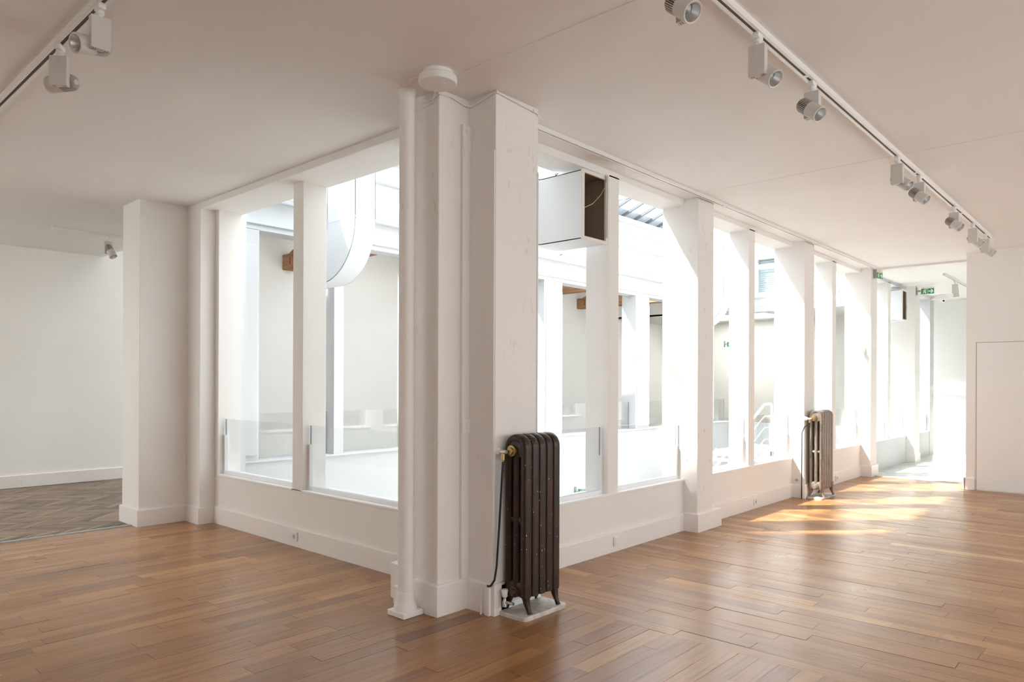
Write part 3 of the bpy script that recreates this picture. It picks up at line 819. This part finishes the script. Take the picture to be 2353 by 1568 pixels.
# hoses
h1 = thing('radiator_pipe', 'thin black pipe running down the dark brown radiator to the floor', 'pipe', (0, 0, 0))
tube('pipe_run', [(-2.90, 3.125, 0.925), (-2.905, 3.12, 0.8), (-2.918, 3.115, 0.55), (-2.925, 3.10, 0.30), (-2.928, 3.085, 0.22), (-2.945, 3.07, 0.185), (-2.97, 3.068, 0.180)], 0.0065, M_BLACK, h1, 8)
tube('pipe_end', [(-2.97, 3.068, 0.180), (-3.01, 3.068, 0.170), (-3.022, 3.067, 0.14), (-3.023, 3.067, 0.0)], 0.007, M_OLD, h1, 8)
box('cover_strip', -2.995, -2.955, 3.066, 3.085, 0, 0.17, M_BASE, h1, 0.003)
h2 = thing('radiator_pipe', 'thin black pipe bending from the bronze radiator down its pier', 'pipe', (0, 0, 0))
tube('pipe_run', [(-3.145, 8.852, 0.92), (-3.19, 8.845, 0.87), (-3.215, 8.835, 0.80), (-3.216, 8.835, 0.40), (-3.216, 8.832, 0.0)], 0.006, M_BLACK, h2, 8)
box('cover_strip', -3.20, -3.165, 8.81, 8.85, 0, 0.17, M_BASE, h2, 0.003)

# ---- trunking with switch, sockets, plates
t = thing('cable_trunking', 'tall white cable trunking up the corner pillar', 'trunking', (-3.185, 3.08, 0.19))
bm = bmesh.new(); add_box(bm, 0.0, 0.022, -0.042, 0.028, 0, 2.80, 0, 0.002); obj('trunk_cover', bm, M_OLD, t)
t = thing('light_switch', 'white light switch on the pillar trunking', 'switch', (-3.163, 3.075, 1.09))
bm = bmesh.new(); add_box(bm, 0, 0.008, -0.04, 0.036, 0, 0.085, 0, 0.002); obj('switch_plate', bm, M_OLD, t)
bm = bmesh.new(); add_box(bm, 0.008, 0.0105, -0.01, 0.022, 0.02, 0.065, 0, 0.001); obj('rocker', bm, M_OLD, t)
def socket(label, loc, rz, cover=False, w=0.076):
    """face normal is local -Y"""
    t = thing('wall_socket', label, 'socket', loc, rz)
    bm = bmesh.new(); add_box(bm, -w / 2, w / 2, -0.012, 0, -w / 2, w / 2, 0, 0.003); obj('socket_plate', bm, M_WHITE, t)
    if not cover:
        R = Matrix.Rotation(radians(90), 4, 'X')
        lathe('socket_well', [(0.021, 0.0125), (0.019, 0.0132), (0.018, 0.0122), (0, 0.0122)], M_FIN, t, 20, R)
        for sx in (-0.008, 0.008): lathe('pin_hole', [(0.0028, 0.0124), (0, 0.0132)], M_DARK, t, 8, Matrix.Translation((sx, 0, 0)) @ R)
        lathe('earth_pin', [(0.003, 0.0124), (0.002, 0.022), (0, 0.022)], M_CHROME, t, 8, Matrix.Translation((0, 0, 0.008)) @ R)
    else:
        bm = bmesh.new(); add_box(bm, -w / 2 + 0.01, w / 2 - 0.01, -0.016, -0.011, -w / 2 + 0.008, w / 2 - 0.008, 0, 0.002); obj('cover_plate', bm, M_WHITE, t)
    return t
socket('white socket on the baseboard under the left windows', (-5.415, 3.249, 0.088), 0)
socket('blank white cover plate on the baseboard just behind the dark radiator', (-3.329, 4.97, 0.088), radians(90), True)
socket('white socket on the baseboard between first and second pier', (-3.329, 7.73, 0.078), radians(90), w=0.07)
socket('white socket on the baseboard beyond the bronze radiator', (-3.329, 10.46, 0.078), radians(90), w=0.07)
socket('white socket on the side of the pier behind the bronze radiator', (-3.285, 8.868, 0.215), 0, w=0.065)
# motion sensor on the third pier
t = thing('motion_sensor', 'small white motion sensor on the side of the third pier', 'sensor', (-3.30, 11.60, 1.84))
bm = bmesh.new(); add_box(bm, -0.022, 0.022, -0.03, 0, 0.03, 0.13, 0, 0.008); obj('sensor_body', bm, M_WHITE, t)
lathe('sensor_lens', [(0, -0.03), (0.024, -0.03), (0.03, 0.0), (0.026, 0.03), (0, 0.03)], M_WHITE, t, 16, Matrix.Translation((0, -0.045, 0.03)))
lathe('eye', [(0, 0.0), (0.006, 0.0), (0, 0.004)], M_DARK, t, 8, Matrix.Translation((-0.005, -0.031, 0.10)) @ Matrix.Rotation(radians(90), 4, 'X'))
t = thing('junction_plate', 'small white cover plate beside the second-pier glass', 'plate', (-3.39, 11.58, 0.2))
COL.objects.unlink(t); bpy.data.objects.remove(t)

# ---- access point on the ceiling
t = thing('wireless_access_point', 'round white wireless access point on the ceiling above the column', 'access point', (-3.02, 2.70, CZ - 0.07))
lathe('mount_ring', [(0, 0.07), (0.085, 0.07), (0.088, 0.048), (0, 0.048)], M_WHITE, t, 36)
lathe('housing', [(0, 0.0), (0.104, 0.0), (0.108, 0.003), (0.110, 0.020), (0.109, 0.038), (0.104, 0.043), (0.088, 0.050), (0, 0.050)], M_WHITE, t, 40)
lathe('centre_badge', [(0.030, -0.0005), (0.034, 0.0006), (0.036, 0.0005), (0.034, -0.0012), (0.030, -0.001)], M_WHITE, t, 28)
lathe('status_light', [(0, -0.0012), (0.0022, 0.0), (0.0022, 0.002)], M_LED, t, 8, Matrix.Translation((0.045, 0.01, 0)))
t = thing('ceiling_cable', 'white painted cable looping around the top of the corner pillars', 'cable', (0, 0, 0))
tube('cable_run', [(-3.33, 2.845, 3.10), (-3.25, 2.852, 3.105), (-3.18, 2.85, 3.125), (-3.173, 2.95, 3.13), (-3.172, 3.06, 3.112), (-3.15, 3.092, 3.108), (-3.06, 3.096, 3.125), (-2.97, 3.094, 3.143), (-2.941, 3.10, 3.146), (-2.940, 3.22, 3.136), (-2.941, 3.38, 3.128), (-2.941, 3.48, 3.122), (-2.946, 3.508, 3.10)], 0.0055, M_OLD, t, 8)
tube('cable_run', [(-3.36, 2.82, 3.05), (-3.31, 2.848, 3.075), (-3.24, 2.853, 3.085), (-3.15, 2.80, 3.135), (-3.08, 2.75, 3.15)], 0.004, M_OLD, t, 8)
tube('cable_run', [(-3.33, 2.80, 3.148), (-3.27, 2.70, 3.148), (-3.2, 2.65, 3.147), (-3.10, 2.66, 3.147)], 0.003, M_OLD, t, 8)
for p in ((-2.941, 3.10, 3.145), (-2.94, 3.44, 3.124), (-3.165, 3.08, 3.11)): box('cable_clip', p[0] - 0.008, p[0] + 0.008, p[1] - 0.004, p[1] + 0.004, p[2] - 0.009, p[2] + 0.009, M_OLD, t)

# ---- lighting tracks
def track(label, a, b, w=0.034, h=0.032, joints=(), z=CZ, flat=False):
    a = Vector(a); b = Vector(b); L = (b - a).length; ang = atan2((b - a).y, (b - a).x)
    t = thing('lighting_track', label, 'lighting track', (a.x, a.y, z - h), ang)
    bm = bmesh.new()
    s = w * 0.36
    add_box(bm, 0, L, -w / 2, -s / 2, 0, h + 0.004); add_box(bm, 0, L, s / 2, w / 2, 0, h + 0.004); add_box(bm, 0, L, -s / 2 - 0.0005, s / 2 + 0.0005, h * 0.5, h * 0.9)
    for j in (0.0005, L - 0.0305) + tuple(joints): add_box(bm, j, j + 0.03, -s / 2 - 0.0004, s / 2 + 0.0004, 0.0005, h * 0.45)
    obj('track_rail', bm, M_WHITE, t)
    js = sorted((0.0305,) + tuple(joints)) + [L - 0.03]
    for ja, jb in zip(js, js[1:]): box('track_slot', ja + (0.031 if ja > 0.04 else 0), jb - 0.001, -s / 2 - 0.0003, s / 2 + 0.0003, 0.005, h * 0.49, M_SLOT, t)
    return t
track('long white lighting track on the ceiling holding the row of spotlights', (-1.465, -0.6), (-1.465, 10.02), 0.05, 0.032, (3.3 + 1.35, 7.0 + 0.1, 8.35 + 0.6))
track('white lighting track at the ceiling left of the column, two spotlights on it', (-7.0, 1.15), (-1.9, 1.15), 0.05, 0.032, (1.25,))
track('slim empty white track along the ceiling beside the courtyard piers', (-3.13, 3.52), (-3.13, 11.55), 0.034, 0.03, (3.0, 5.4))
track('short white track on the ceiling of the far-left gallery', (-9.31, 2.49), (-9.31, 3.49), 0.04, 0.03)
track('short white track on the passage ceiling beyond the piers', (-2.50, 12.93), (-2.50, 16.2), 0.04, 0.03)

def spotlight(label, loc, boxrot, d, side, roll=0.0, group='spotlights on the long ceiling track'):
    """loc = track underside point, boxrot = z-rotation of gear box (wide face normal local -Y), d = aim, side = +1/-1 offset of the head along local Y"""
    t = thing('track_spotlight', label, 'spotlight', loc, boxrot, group)
    bm = bmesh.new(); add_box(bm, -0.016, 0.016, -0.03, 0.03, -0.022, 0.006, 0, 0.003); add_lathe(bm, [(0, -0.045), (0.013, -0.045), (0.018, -0.040), (0.018, -0.028), (0.012, -0.022), (0, -0.022)], 14)
    add_lathe(bm, [(0, -0.058), (0.012, -0.058), (0.012, -0.045), (0, -0.045)], 12)
    obj('track_adapter', bm, M_WHITE, t)
    bm = bmesh.new(); add_box(bm, -0.042, 0.042, -0.019, 0.019, -0.205, -0.056, 0, 0.002); gb = obj('gear_box', bm, M_LAMP, t)
    for sx in (-1, 1):
        for q in (0.016, 0.026):
            tube('vent_slot', [(sx * (q + 0.004 * cos(a)), 0.010 * sin(a), -0.2052) for a in (-0.9, -0.3, 0.3, 0.9)], 0.0012, M_DARK, gb, 5)
    R = Matrix.Rotation(-boxrot, 3, 'Z')
    dv = (R @ Vector(d)).normalized()
    hd = bpy.data.objects.new('lamp_head', None); link(hd, t)
    hd.location = (0, side * 0.064, -0.165)
    hd.rotation_euler = dv.to_track_quat('Z', 'Y').to_euler()
    r = 0.043
    lathe('lamp_shell', [(0.037, 0.062), (0.037, 0.095), (0.043, 0.098), (0.0455, 0.096), (0.0455, 0.091), (0.043, 0.088), (0.042, 0.012), (0.030, 0.010), (0, 0.010)], M_LAMP, hd, 30)
    lathe('reflector', [(0.0375, 0.094), (0.034, 0.085), (0.025, 0.055), (0.013, 0.035), (0, 0.035)], M_REFL, hd, 28)
    lathe('lens_ring', [(0.022, 0.052), (0.0235, 0.055), (0.022, 0.056)], M_SIGNW, hd, 20)
    bm = bmesh.new()
    add_lathe(bm, [(0, -0.068), (0.018, -0.068), (0.026, -0.060), (0.031, 0.012), (0, 0.012)], 20, None, 1)
    nf = 30
    for k in range(nf):
        a = 2 * pi * k / nf
        M4 = Matrix.Rotation(a, 4, 'Z')
        n0 = len(bm.verts)
        vs = [bm.verts.new(p) for p in ((0.016, -0.0014, -0.070), (0.031, -0.0014, -0.062), (0.0405, -0.0016, -0.045), (0.0415, -0.0016, 0.012), (0.016, -0.0016, 0.012))]
        v2 = [bm.verts.new((p.co.x, -p.co.y, p.co.z)) for p in vs]
        bm.faces.new(vs); bm.faces.new(v2[::-1])
        for q in range(5): bm.faces.new((vs[q], v2[q], v2[(q + 1) % 5], vs[(q + 1) % 5]))
        bmesh.ops.transform(bm, matrix=M4, verts=vs + v2)
    bmesh.ops.recalc_face_normals(bm, faces=bm.faces[:])
    obj('heat_sink', bm, [M_FIN, M_DARK], hd)
    lathe('end_cap', [(0, -0.0715), (0.014, -0.0715), (0.0145, -0.066), (0, -0.066)], M_LAMP, hd, 20)
    bm = bmesh.new(); add_box(bm, -0.016, 0.016, -0.012 if side > 0 else 0.0, 0.0 if side > 0 else 0.012, -0.02, 0.02); 
    o = obj('pivot', bm, M_WHITE, t); o.location = (0, side * 0.031, -0.165)
    return t
ZT = CZ - 0.032
rows = [(2.67, -1, 'white spotlight cut off by the top edge, nearest on the long track'),
        (3.385, 1, 'large white spotlight aimed right with its flat box in front, near the picture top'),
        (4.135, -1, 'white spotlight on the long track with ribbed body in front of its box'),
        (5.93, 1, 'fourth spotlight of the long track, box in front, paired with another'),
        (6.60, -1, 'fifth spotlight of the long track, ribbed body in front, touching its neighbour'),
        (7.97, -1, 'sixth spotlight of the long track, hanging alone'),
        (8.92, 1, 'seventh spotlight of the long track, square box in front'),
        (9.66, 1, 'last and smallest spotlight at the far end of the long track')]
for y, sd, lb in rows:
    spotlight(lb, (-1.465, y + 0.03, ZT), 0.0, (0.74, -0.20, -0.62), sd)
spotlight('white spotlight with open reflector facing left on the left track', (-3.60, 1.15, ZT), radians(90), (0.25, -0.93, -0.25), 1, group='spotlights on the left ceiling track')
spotlight('white spotlight showing its round ribbed back on the left track', (-4.19, 1.15, ZT), radians(50), (-0.85, -0.42, 0.02), 1, group='spotlights on the left ceiling track')
spotlight('small white spotlight in the far-left gallery pointing down', (-9.31, 3.07, CZ - 0.03), radians(90), (0.45, 0.25, -0.85), -1, group='single spotlights')
spotlight('small white spotlight on the passage ceiling track', (-2.50, 13.75, CZ - 0.03), 0.0, (0.05, 0.1, -1), 1, group='single spotlights')

# ---- exit signs
def man(bm, ox, oz, s, y):
    def pg(pts): 
        vs = [bm.verts.new((ox + a * s, y, oz + b * s)) for a, b in pts]; bm.faces.new(vs)
    pg([(0.50 + 0.07 * cos(k * pi / 4), 0.84 + 0.07 * sin(k * pi / 4)) for k in range(8)])
    pg([(0.36, 0.42), (0.48, 0.40), (0.56, 0.72), (0.42, 0.74)])
    pg([(0.42, 0.72), (0.26, 0.66), (0.20, 0.50), (0.26, 0.49), (0.31, 0.60), (0.44, 0.64)])
    pg([(0.52, 0.70), (0.62, 0.56), (0.76, 0.58), (0.76, 0.52), (0.60, 0.49), (0.50, 0.60)])
    pg([(0.38, 0.44), (0.48, 0.42), (0.66, 0.34), (0.64, 0.12), (0.57, 0.12), (0.57, 0.28), (0.40, 0.34)])
    pg([(0.36, 0.44), (0.44, 0.40), (0.38, 0.20), (0.18, 0.14), (0.16, 0.20), (0.30, 0.26)])
def exit_sign(label, loc, rz, w=0.20, h=0.095, arm=0.06):
    """face normal local -Y, origin at left end of the plate"""
    t = thing('exit_sign', label, 'exit sign', loc, rz, 'green exit signs')
    bm = bmesh.new(); add_box(bm, 0, w, 0, 0.028, 0.0, h + 0.03, 0, 0.003); obj('sign_housing', bm, M_WHITE, t)
    for a, b in ((0.006, w * 0.50), (w * 0.52, w - 0.006)): box('green_panel', a, b, -0.0008, 0.001, 0.004, h, M_GREEN, t)
    bm = bmesh.new(); man(bm, 0.010, 0.004, h * 0.98, -0.0016)
    z0, z1 = 0.004 + h * 0.1, 0.004 + h * 0.9
    obj('running_figure', bm, M_SIGNW, t)
    bm = bmesh.new(); a = w * 0.36; b = w * 0.47
    bm.faces.new([bm.verts.new((p, -0.0014, q)) for p, q in ((a, z0), (a + 0.007, z0), (a + 0.007, z1 - 0.007), (b, z1 - 0.007), (b, z1), (a, z1))])
    obj('door_outline', bm, M_SIGNW, t)
    bm = bmesh.new(); zc = 0.004 + h * 0.48; x0 = w * 0.56; x1 = w * 0.93; q = h * 0.09
    for pts in (((x0, zc - q), (x1 - h * 0.25, zc - q), (x1 - h * 0.25, zc + q), (x0, zc + q)),
                ((x1 - h * 0.45, zc - h * 0.33), (x1 - h * 0.22, zc - h * 0.33), (x1, zc), (x1 - h * 0.22, zc + h * 0.33), (x1 - h * 0.45, zc + h * 0.33), (x1 - h * 0.2, zc))):
        bm.faces.new([bm.verts.new((a, -0.0016, b)) for a, b in pts])
    obj('arrow', bm, M_SIGNW, t)
    box('bracket_arm', -arm, 0.0, 0.004, 0.024, 0.05, 0.08, M_ALU, t); box('wall_plate', -arm - 0.008, -arm, -0.015, 0.045, 0.0, h + 0.03, M_ALU, t)
    return t
exit_sign('green exit sign with arrow hung on the fourth pier', (-3.125, 14.30, 3.0), 0, 0.21, 0.10)
exit_sign('green exit sign seen nearly edge-on at the top of the third pier', (-3.16, 11.72, 3.005), radians(78), 0.19, 0.095, 0.02)
exit_sign('small green exit sign low on the lower courtyard wall', (-7.53, 10.05, -0.58), 0, 0.26, 0.12)
exit_sign('green exit sign on the far courtyard pier, behind a curved duct', (-7.50, 15.80, 2.26), 0, 0.24, 0.11)

# ---- dome camera
t = thing('dome_camera', 'white dome camera with dark eye at the passage ceiling', 'camera', (-3.10, 15.98, 3.0))
lathe('camera_base', [(0, 0.10), (0.06, 0.10), (0.066, 0.075), (0.055, 0.06), (0, 0.06)], M_WHITE, t, 24)
lathe('dome', [(0, 0.0), (0.03, 0.008), (0.048, 0.035), (0.052, 0.065), (0, 0.065)], M_WHITE, t, 24)
lathe('lens', [(0, 0.008), (0.016, 0.005), (0.018, 0.0), (0, 0)], M_LENS, t, 16, Matrix.Translation((0.012, -0.044, 0.03)) @ Matrix.Rotation(radians(100), 4, 'X'))
tube('mount_arm', [(-0.24, 0.12, 0.09), (0.0, 0.0, 0.09)], 0.02, M_WHITE, t, 10)

# ---- ventilation ducts
def duct(label, y0, wy, xm, zc_in, sgn, name_mouth=True):
    """sgn=+1: mouth towards +X at x=xm; rises from a bend at the other end"""
    H = 0.53; zb = 2.515; ri, ro = 0.12, 0.65
    t = thing('ventilation_duct', label, 'duct', (xm, y0, zb))
    def path(off):      # off=0 outer(bottom), off=H inner(top); returns list of (x,z) from mouth
        r = ro - off
        pts = [(0.0, off), (-sgn * 0.40, off)]
        for k in range(1, 17):
            a = k * pi / 32
            pts.append((-sgn * (0.40 + r * sin(a)), ro - r * cos(a)))
        pts.append((-sgn * (0.40 + r), 2.6))
        return pts
    def shell(o0, o1, ya, yb, mi, bm):
        A = path(o0); B = path(o1); n = len(A)
        q = [[bm.verts.new((p[0], yy, p[1])) for p in pp] for pp, yy in ((A, ya), (B, ya), (B, yb), (A, yb))]
        for i in range(n - 1):
            for s in range(4):
                f = bm.faces.new((q[s][i], q[s][i + 1], q[(s + 1) % 4][i + 1], q[(s + 1) % 4][i])); f.material_index = mi
                f.smooth = False
        return q
    th = 0.006
    bm = bmesh.new(); shell(0, th, 0, wy, 0, bm); shell(H - th, H, 0, wy, 0, bm)
    shell(0, H, 0, th, 0, bm); shell(0, H, wy - th, wy, 0, bm); bmesh.ops.recalc_face_normals(bm, faces=bm.faces[:])
    obj('duct_shell', bm, M_DUCT, t)
    bm = bmesh.new(); shell(th + 0.001, H - th - 0.001, th + 0.001, wy - th - 0.001, 0, bm); bmesh.ops.recalc_face_normals(bm, faces=bm.faces[:]); bmesh.ops.reverse_faces(bm, faces=bm.faces[:])
    obj('duct_lining', bm, M_DUCTIN, t)
    bm = bmesh.new()
    for a in ((-0.004, 0.018, -0.004, wy + 0.004), ): pass
    e = 0.02
    xa, xb = (-0.004, 0.012)
    add_box(bm, xa, xb, -0.006, wy + 0.006, -0.006, e); add_box(bm, xa, xb, -0.006, wy + 0.006, H - e, H + 0.006)
    add_box(bm, xa, xb, -0.006, e, e, H - e); add_box(bm, xa, xb, wy - e, wy + 0.006, e, H - e)
    o = obj('mouth_frame', bm, M_OLD, t)
    # seams
    bm = bmesh.new()
    zz = ro + 0.02
    add_box(bm, min(-sgn * (0.40 + ri), -sgn * (0.40 + ro)) - 0.002, max(-sgn * (0.40 + ri), -sgn * (0.40 + ro)) + 0.002, -0.002, wy + 0.002, zz, zz + 0.012)
    obj('seam_band', bm, M_DUCT, t)
    return t
duct('large white duct with open rusty mouth right of the corner pillar', 4.42, 0.325, -3.285, 0, +1)
duct('curved white duct hanging behind the left windows', 4.55, 0.27, -7.46, 0, -1)
duct('white duct with narrow dark mouth between third and fourth pier', 13.69, 0.30, -3.285, 0, +1)
duct('curved white duct far across the courtyard between first and second pier', 13.35, 0.30, -7.46, 0, -1)
t = thing('hanging_cable', 'loose beige cable hanging in the mouth of the large duct', 'cable', (0, 0, 0))
tube('cable_run', [(-3.262, 4.70, 3.06), (-3.262, 4.71, 3.02), (-3.264, 4.695, 2.96), (-3.272, 4.65, 2.89), (-3.29, 4.57, 2.81), (-3.31, 4.46, 2.755)], 0.004, M_BRASS, t, 6)
tube('cable_run', [(-3.258, 4.725, 3.06), (-3.258, 4.73, 2.9), (-3.26, 4.728, 2.56)], 0.007, M_OLD, t, 6)

# ---- pipes and cables on the far courtyard wall
t = thing('courtyard_pipe', 'thick white pipe along the upper far courtyard wall', 'pipe', (-7.32, 3.7, 3.61))
tube('pipe_run', [(0, 0, 0), (0, 12.4, 0)], 0.085, M_WHITEMETAL, t, 18)
for y in (1.5, 4.2, 5.6, 8.4, 11.0):
    box('pipe_bracket', -0.12, 0.10, y - 0.015, y + 0.015, -0.13, -0.086, M_WHITEMETAL, t)
    lathe('pipe_clamp', [(0.084, -0.015), (0.094, -0.015), (0.094, 0.015), (0.084, 0.015)], M_WHITEMETAL, t, 18, Matrix.Translation((0, y, 0)) @ Matrix.Rotation(radians(90), 4, 'X'))
t = thing('courtyard_pipe', 'thin white drop pipe on the far courtyard wall', 'pipe', (-7.35, 12.9, 3.75))
tube('pipe_run', [(0, 0, 0.7), (0, 0, 0.1), (0, 0.03, 0.0), (-0.1, 0.05, -0.03)], 0.02, M_WHITEMETAL, t, 10)
t = thing('courtyard_pipe', 'upper white pipe crossing the end of the courtyard', 'pipe', (-7.4, 15.6, 4.02))
tube('pipe_run', [(0, 0, 0), (3.7, 0, 0.0)], 0.05, M_WHITEMETAL, t, 14)
t = thing('courtyard_pipe', 'lower white pipe crossing the end of the courtyard', 'pipe', (-7.4, 15.9, 3.22))
tube('pipe_run', [(0, 0, 0), (3.7, 0, 0.0)], 0.055, M_WHITEMETAL, t, 14)
wr = random.Random(11)
def tangle(label, c, r, n):
    t = thing('loose_wires', label, 'wires', c)
    for q in range(n):
        pts = []; p = Vector((0, 0, 0)); d = Vector((wr.uniform(-1, 1) * 0.2, wr.uniform(-1, 1), wr.uniform(-1, 1))).normalized()
        for k in range(14):
            pts.append(p.copy()); d = (d + Vector((wr.uniform(-.2, .2), wr.uniform(-.9, .9), wr.uniform(-.9, .9)))).normalized(); p += Vector((d.x * 0.25, d.y, d.z)) * r * 0.28
        tube('wire', pts, 0.0035, M_FIN, t, 5)
tangle('small tangle of loose dark wires near the big duct on the far wall', (-7.38, 9.55, 3.38), 0.10, 2)
tangle('tangle of loose wires right of the first mullion on the far wall', (-7.22, 12.55, 3.42), 0.3, 5)
tangle('bundle of dark wires on the pipe above the far curved duct', (-7.15, 14.6, 3.85), 0.3, 6)
t = thing('catenary_wire', 'thin wire strung along the far courtyard wall below the pipe', 'wire', (0, 0, 0))
tube('wire', [(-7.3, 3.7, 3.46), (-7.3, 7.0, 3.44), (-7.3, 10.0, 3.46), (-7.3, 13, 3.44), (-7.3, 16.1, 3.46)], 0.003, M_FIN, t, 5)
t = thing('catenary_wire', 'thin wire strung along the far courtyard wall above the pipe', 'wire', (0, 0, 0))
tube('wire', [(-7.3, 3.7, 4.06), (-7.3, 7.0, 4.04), (-7.3, 10.0, 4.06), (-7.3, 13, 4.04), (-7.3, 16.1, 4.06)], 0.003, M_FIN, t, 5)

# ---- courtyard stair
t = thing('courtyard_stair', 'white steel stair with tube railing going down in the courtyard', 'stair', (-5.95, 14.2, 0))
n = 18; rise, run = 3.2 / 18, 0.345
for k in range(n):
    y = -run * (k + 1); z = -rise * (k + 1)
    bm = bmesh.new(); add_box(bm, -1.0, 0.0, y, y + run + 0.02, z - 0.04, z, 0, 0.004); obj('tread', bm, M_WHITEMETAL, t)
for xx in (-1.03, 0.0):
    bm = bmesh.new(); add_prism(bm, [(0.0, 0.02), (0.0, -0.3), (-run * n, -rise * n - 0.3 + 0.3), (-run * n, -rise * n + 0.17)], xx, xx + 0.03, 'x')
    obj('stringer', bm, M_WHITEMETAL, t)
bm = bmesh.new(); add_box(bm, -1.03, 0.03, 0.0, 2.0, -0.14, 0.0); obj('landing', bm, M_WHITEMETAL, t)
sl = rise / run
for q, (h, r) in enumerate(((0.98, 0.026), (0.74, 0.012), (0.50, 0.012), (0.26, 0.012))):
    tube('handrail' if q == 0 else 'rail_bar', [(0.015, 0.36, h), (0.015, 0.05, h), (0.015, -0.05, h - 0.04)] + [(0.015, -y, h - y * sl) for y in (0.8, 2.0, 4.0, 5.4)], r, M_WHITEMETAL, t, 10)
tube('newel_post', [(0.015, 0.36, 0.98), (0.015, 0.40, 0.94), (0.015, 0.40, -0.1)], 0.026, M_WHITEMETAL, t, 10)
bm = bmesh.new(); add_box(bm, 0.0, 0.03, 0.30, 0.62, -0.25, 0.52); obj('side_panel', bm, M_WHITEMETAL, t)
t = thing('gallery_railing', 'white tube railing along the end of the courtyard', 'railing', (-5.0, 16.25, 0))
for z, r in ((1.05, 0.022), (0.75, 0.01), (0.45, 0.01)): tube('rail_bar', [(0, 0, z), (1.42, 0, z)], r, M_WHITEMETAL, t, 10)
for x in (0.02, 0.5, 0.95, 1.4): tube('rail_post', [(x, 0, 0), (x, 0, 1.05)], 0.018, M_WHITEMETAL, t, 8)
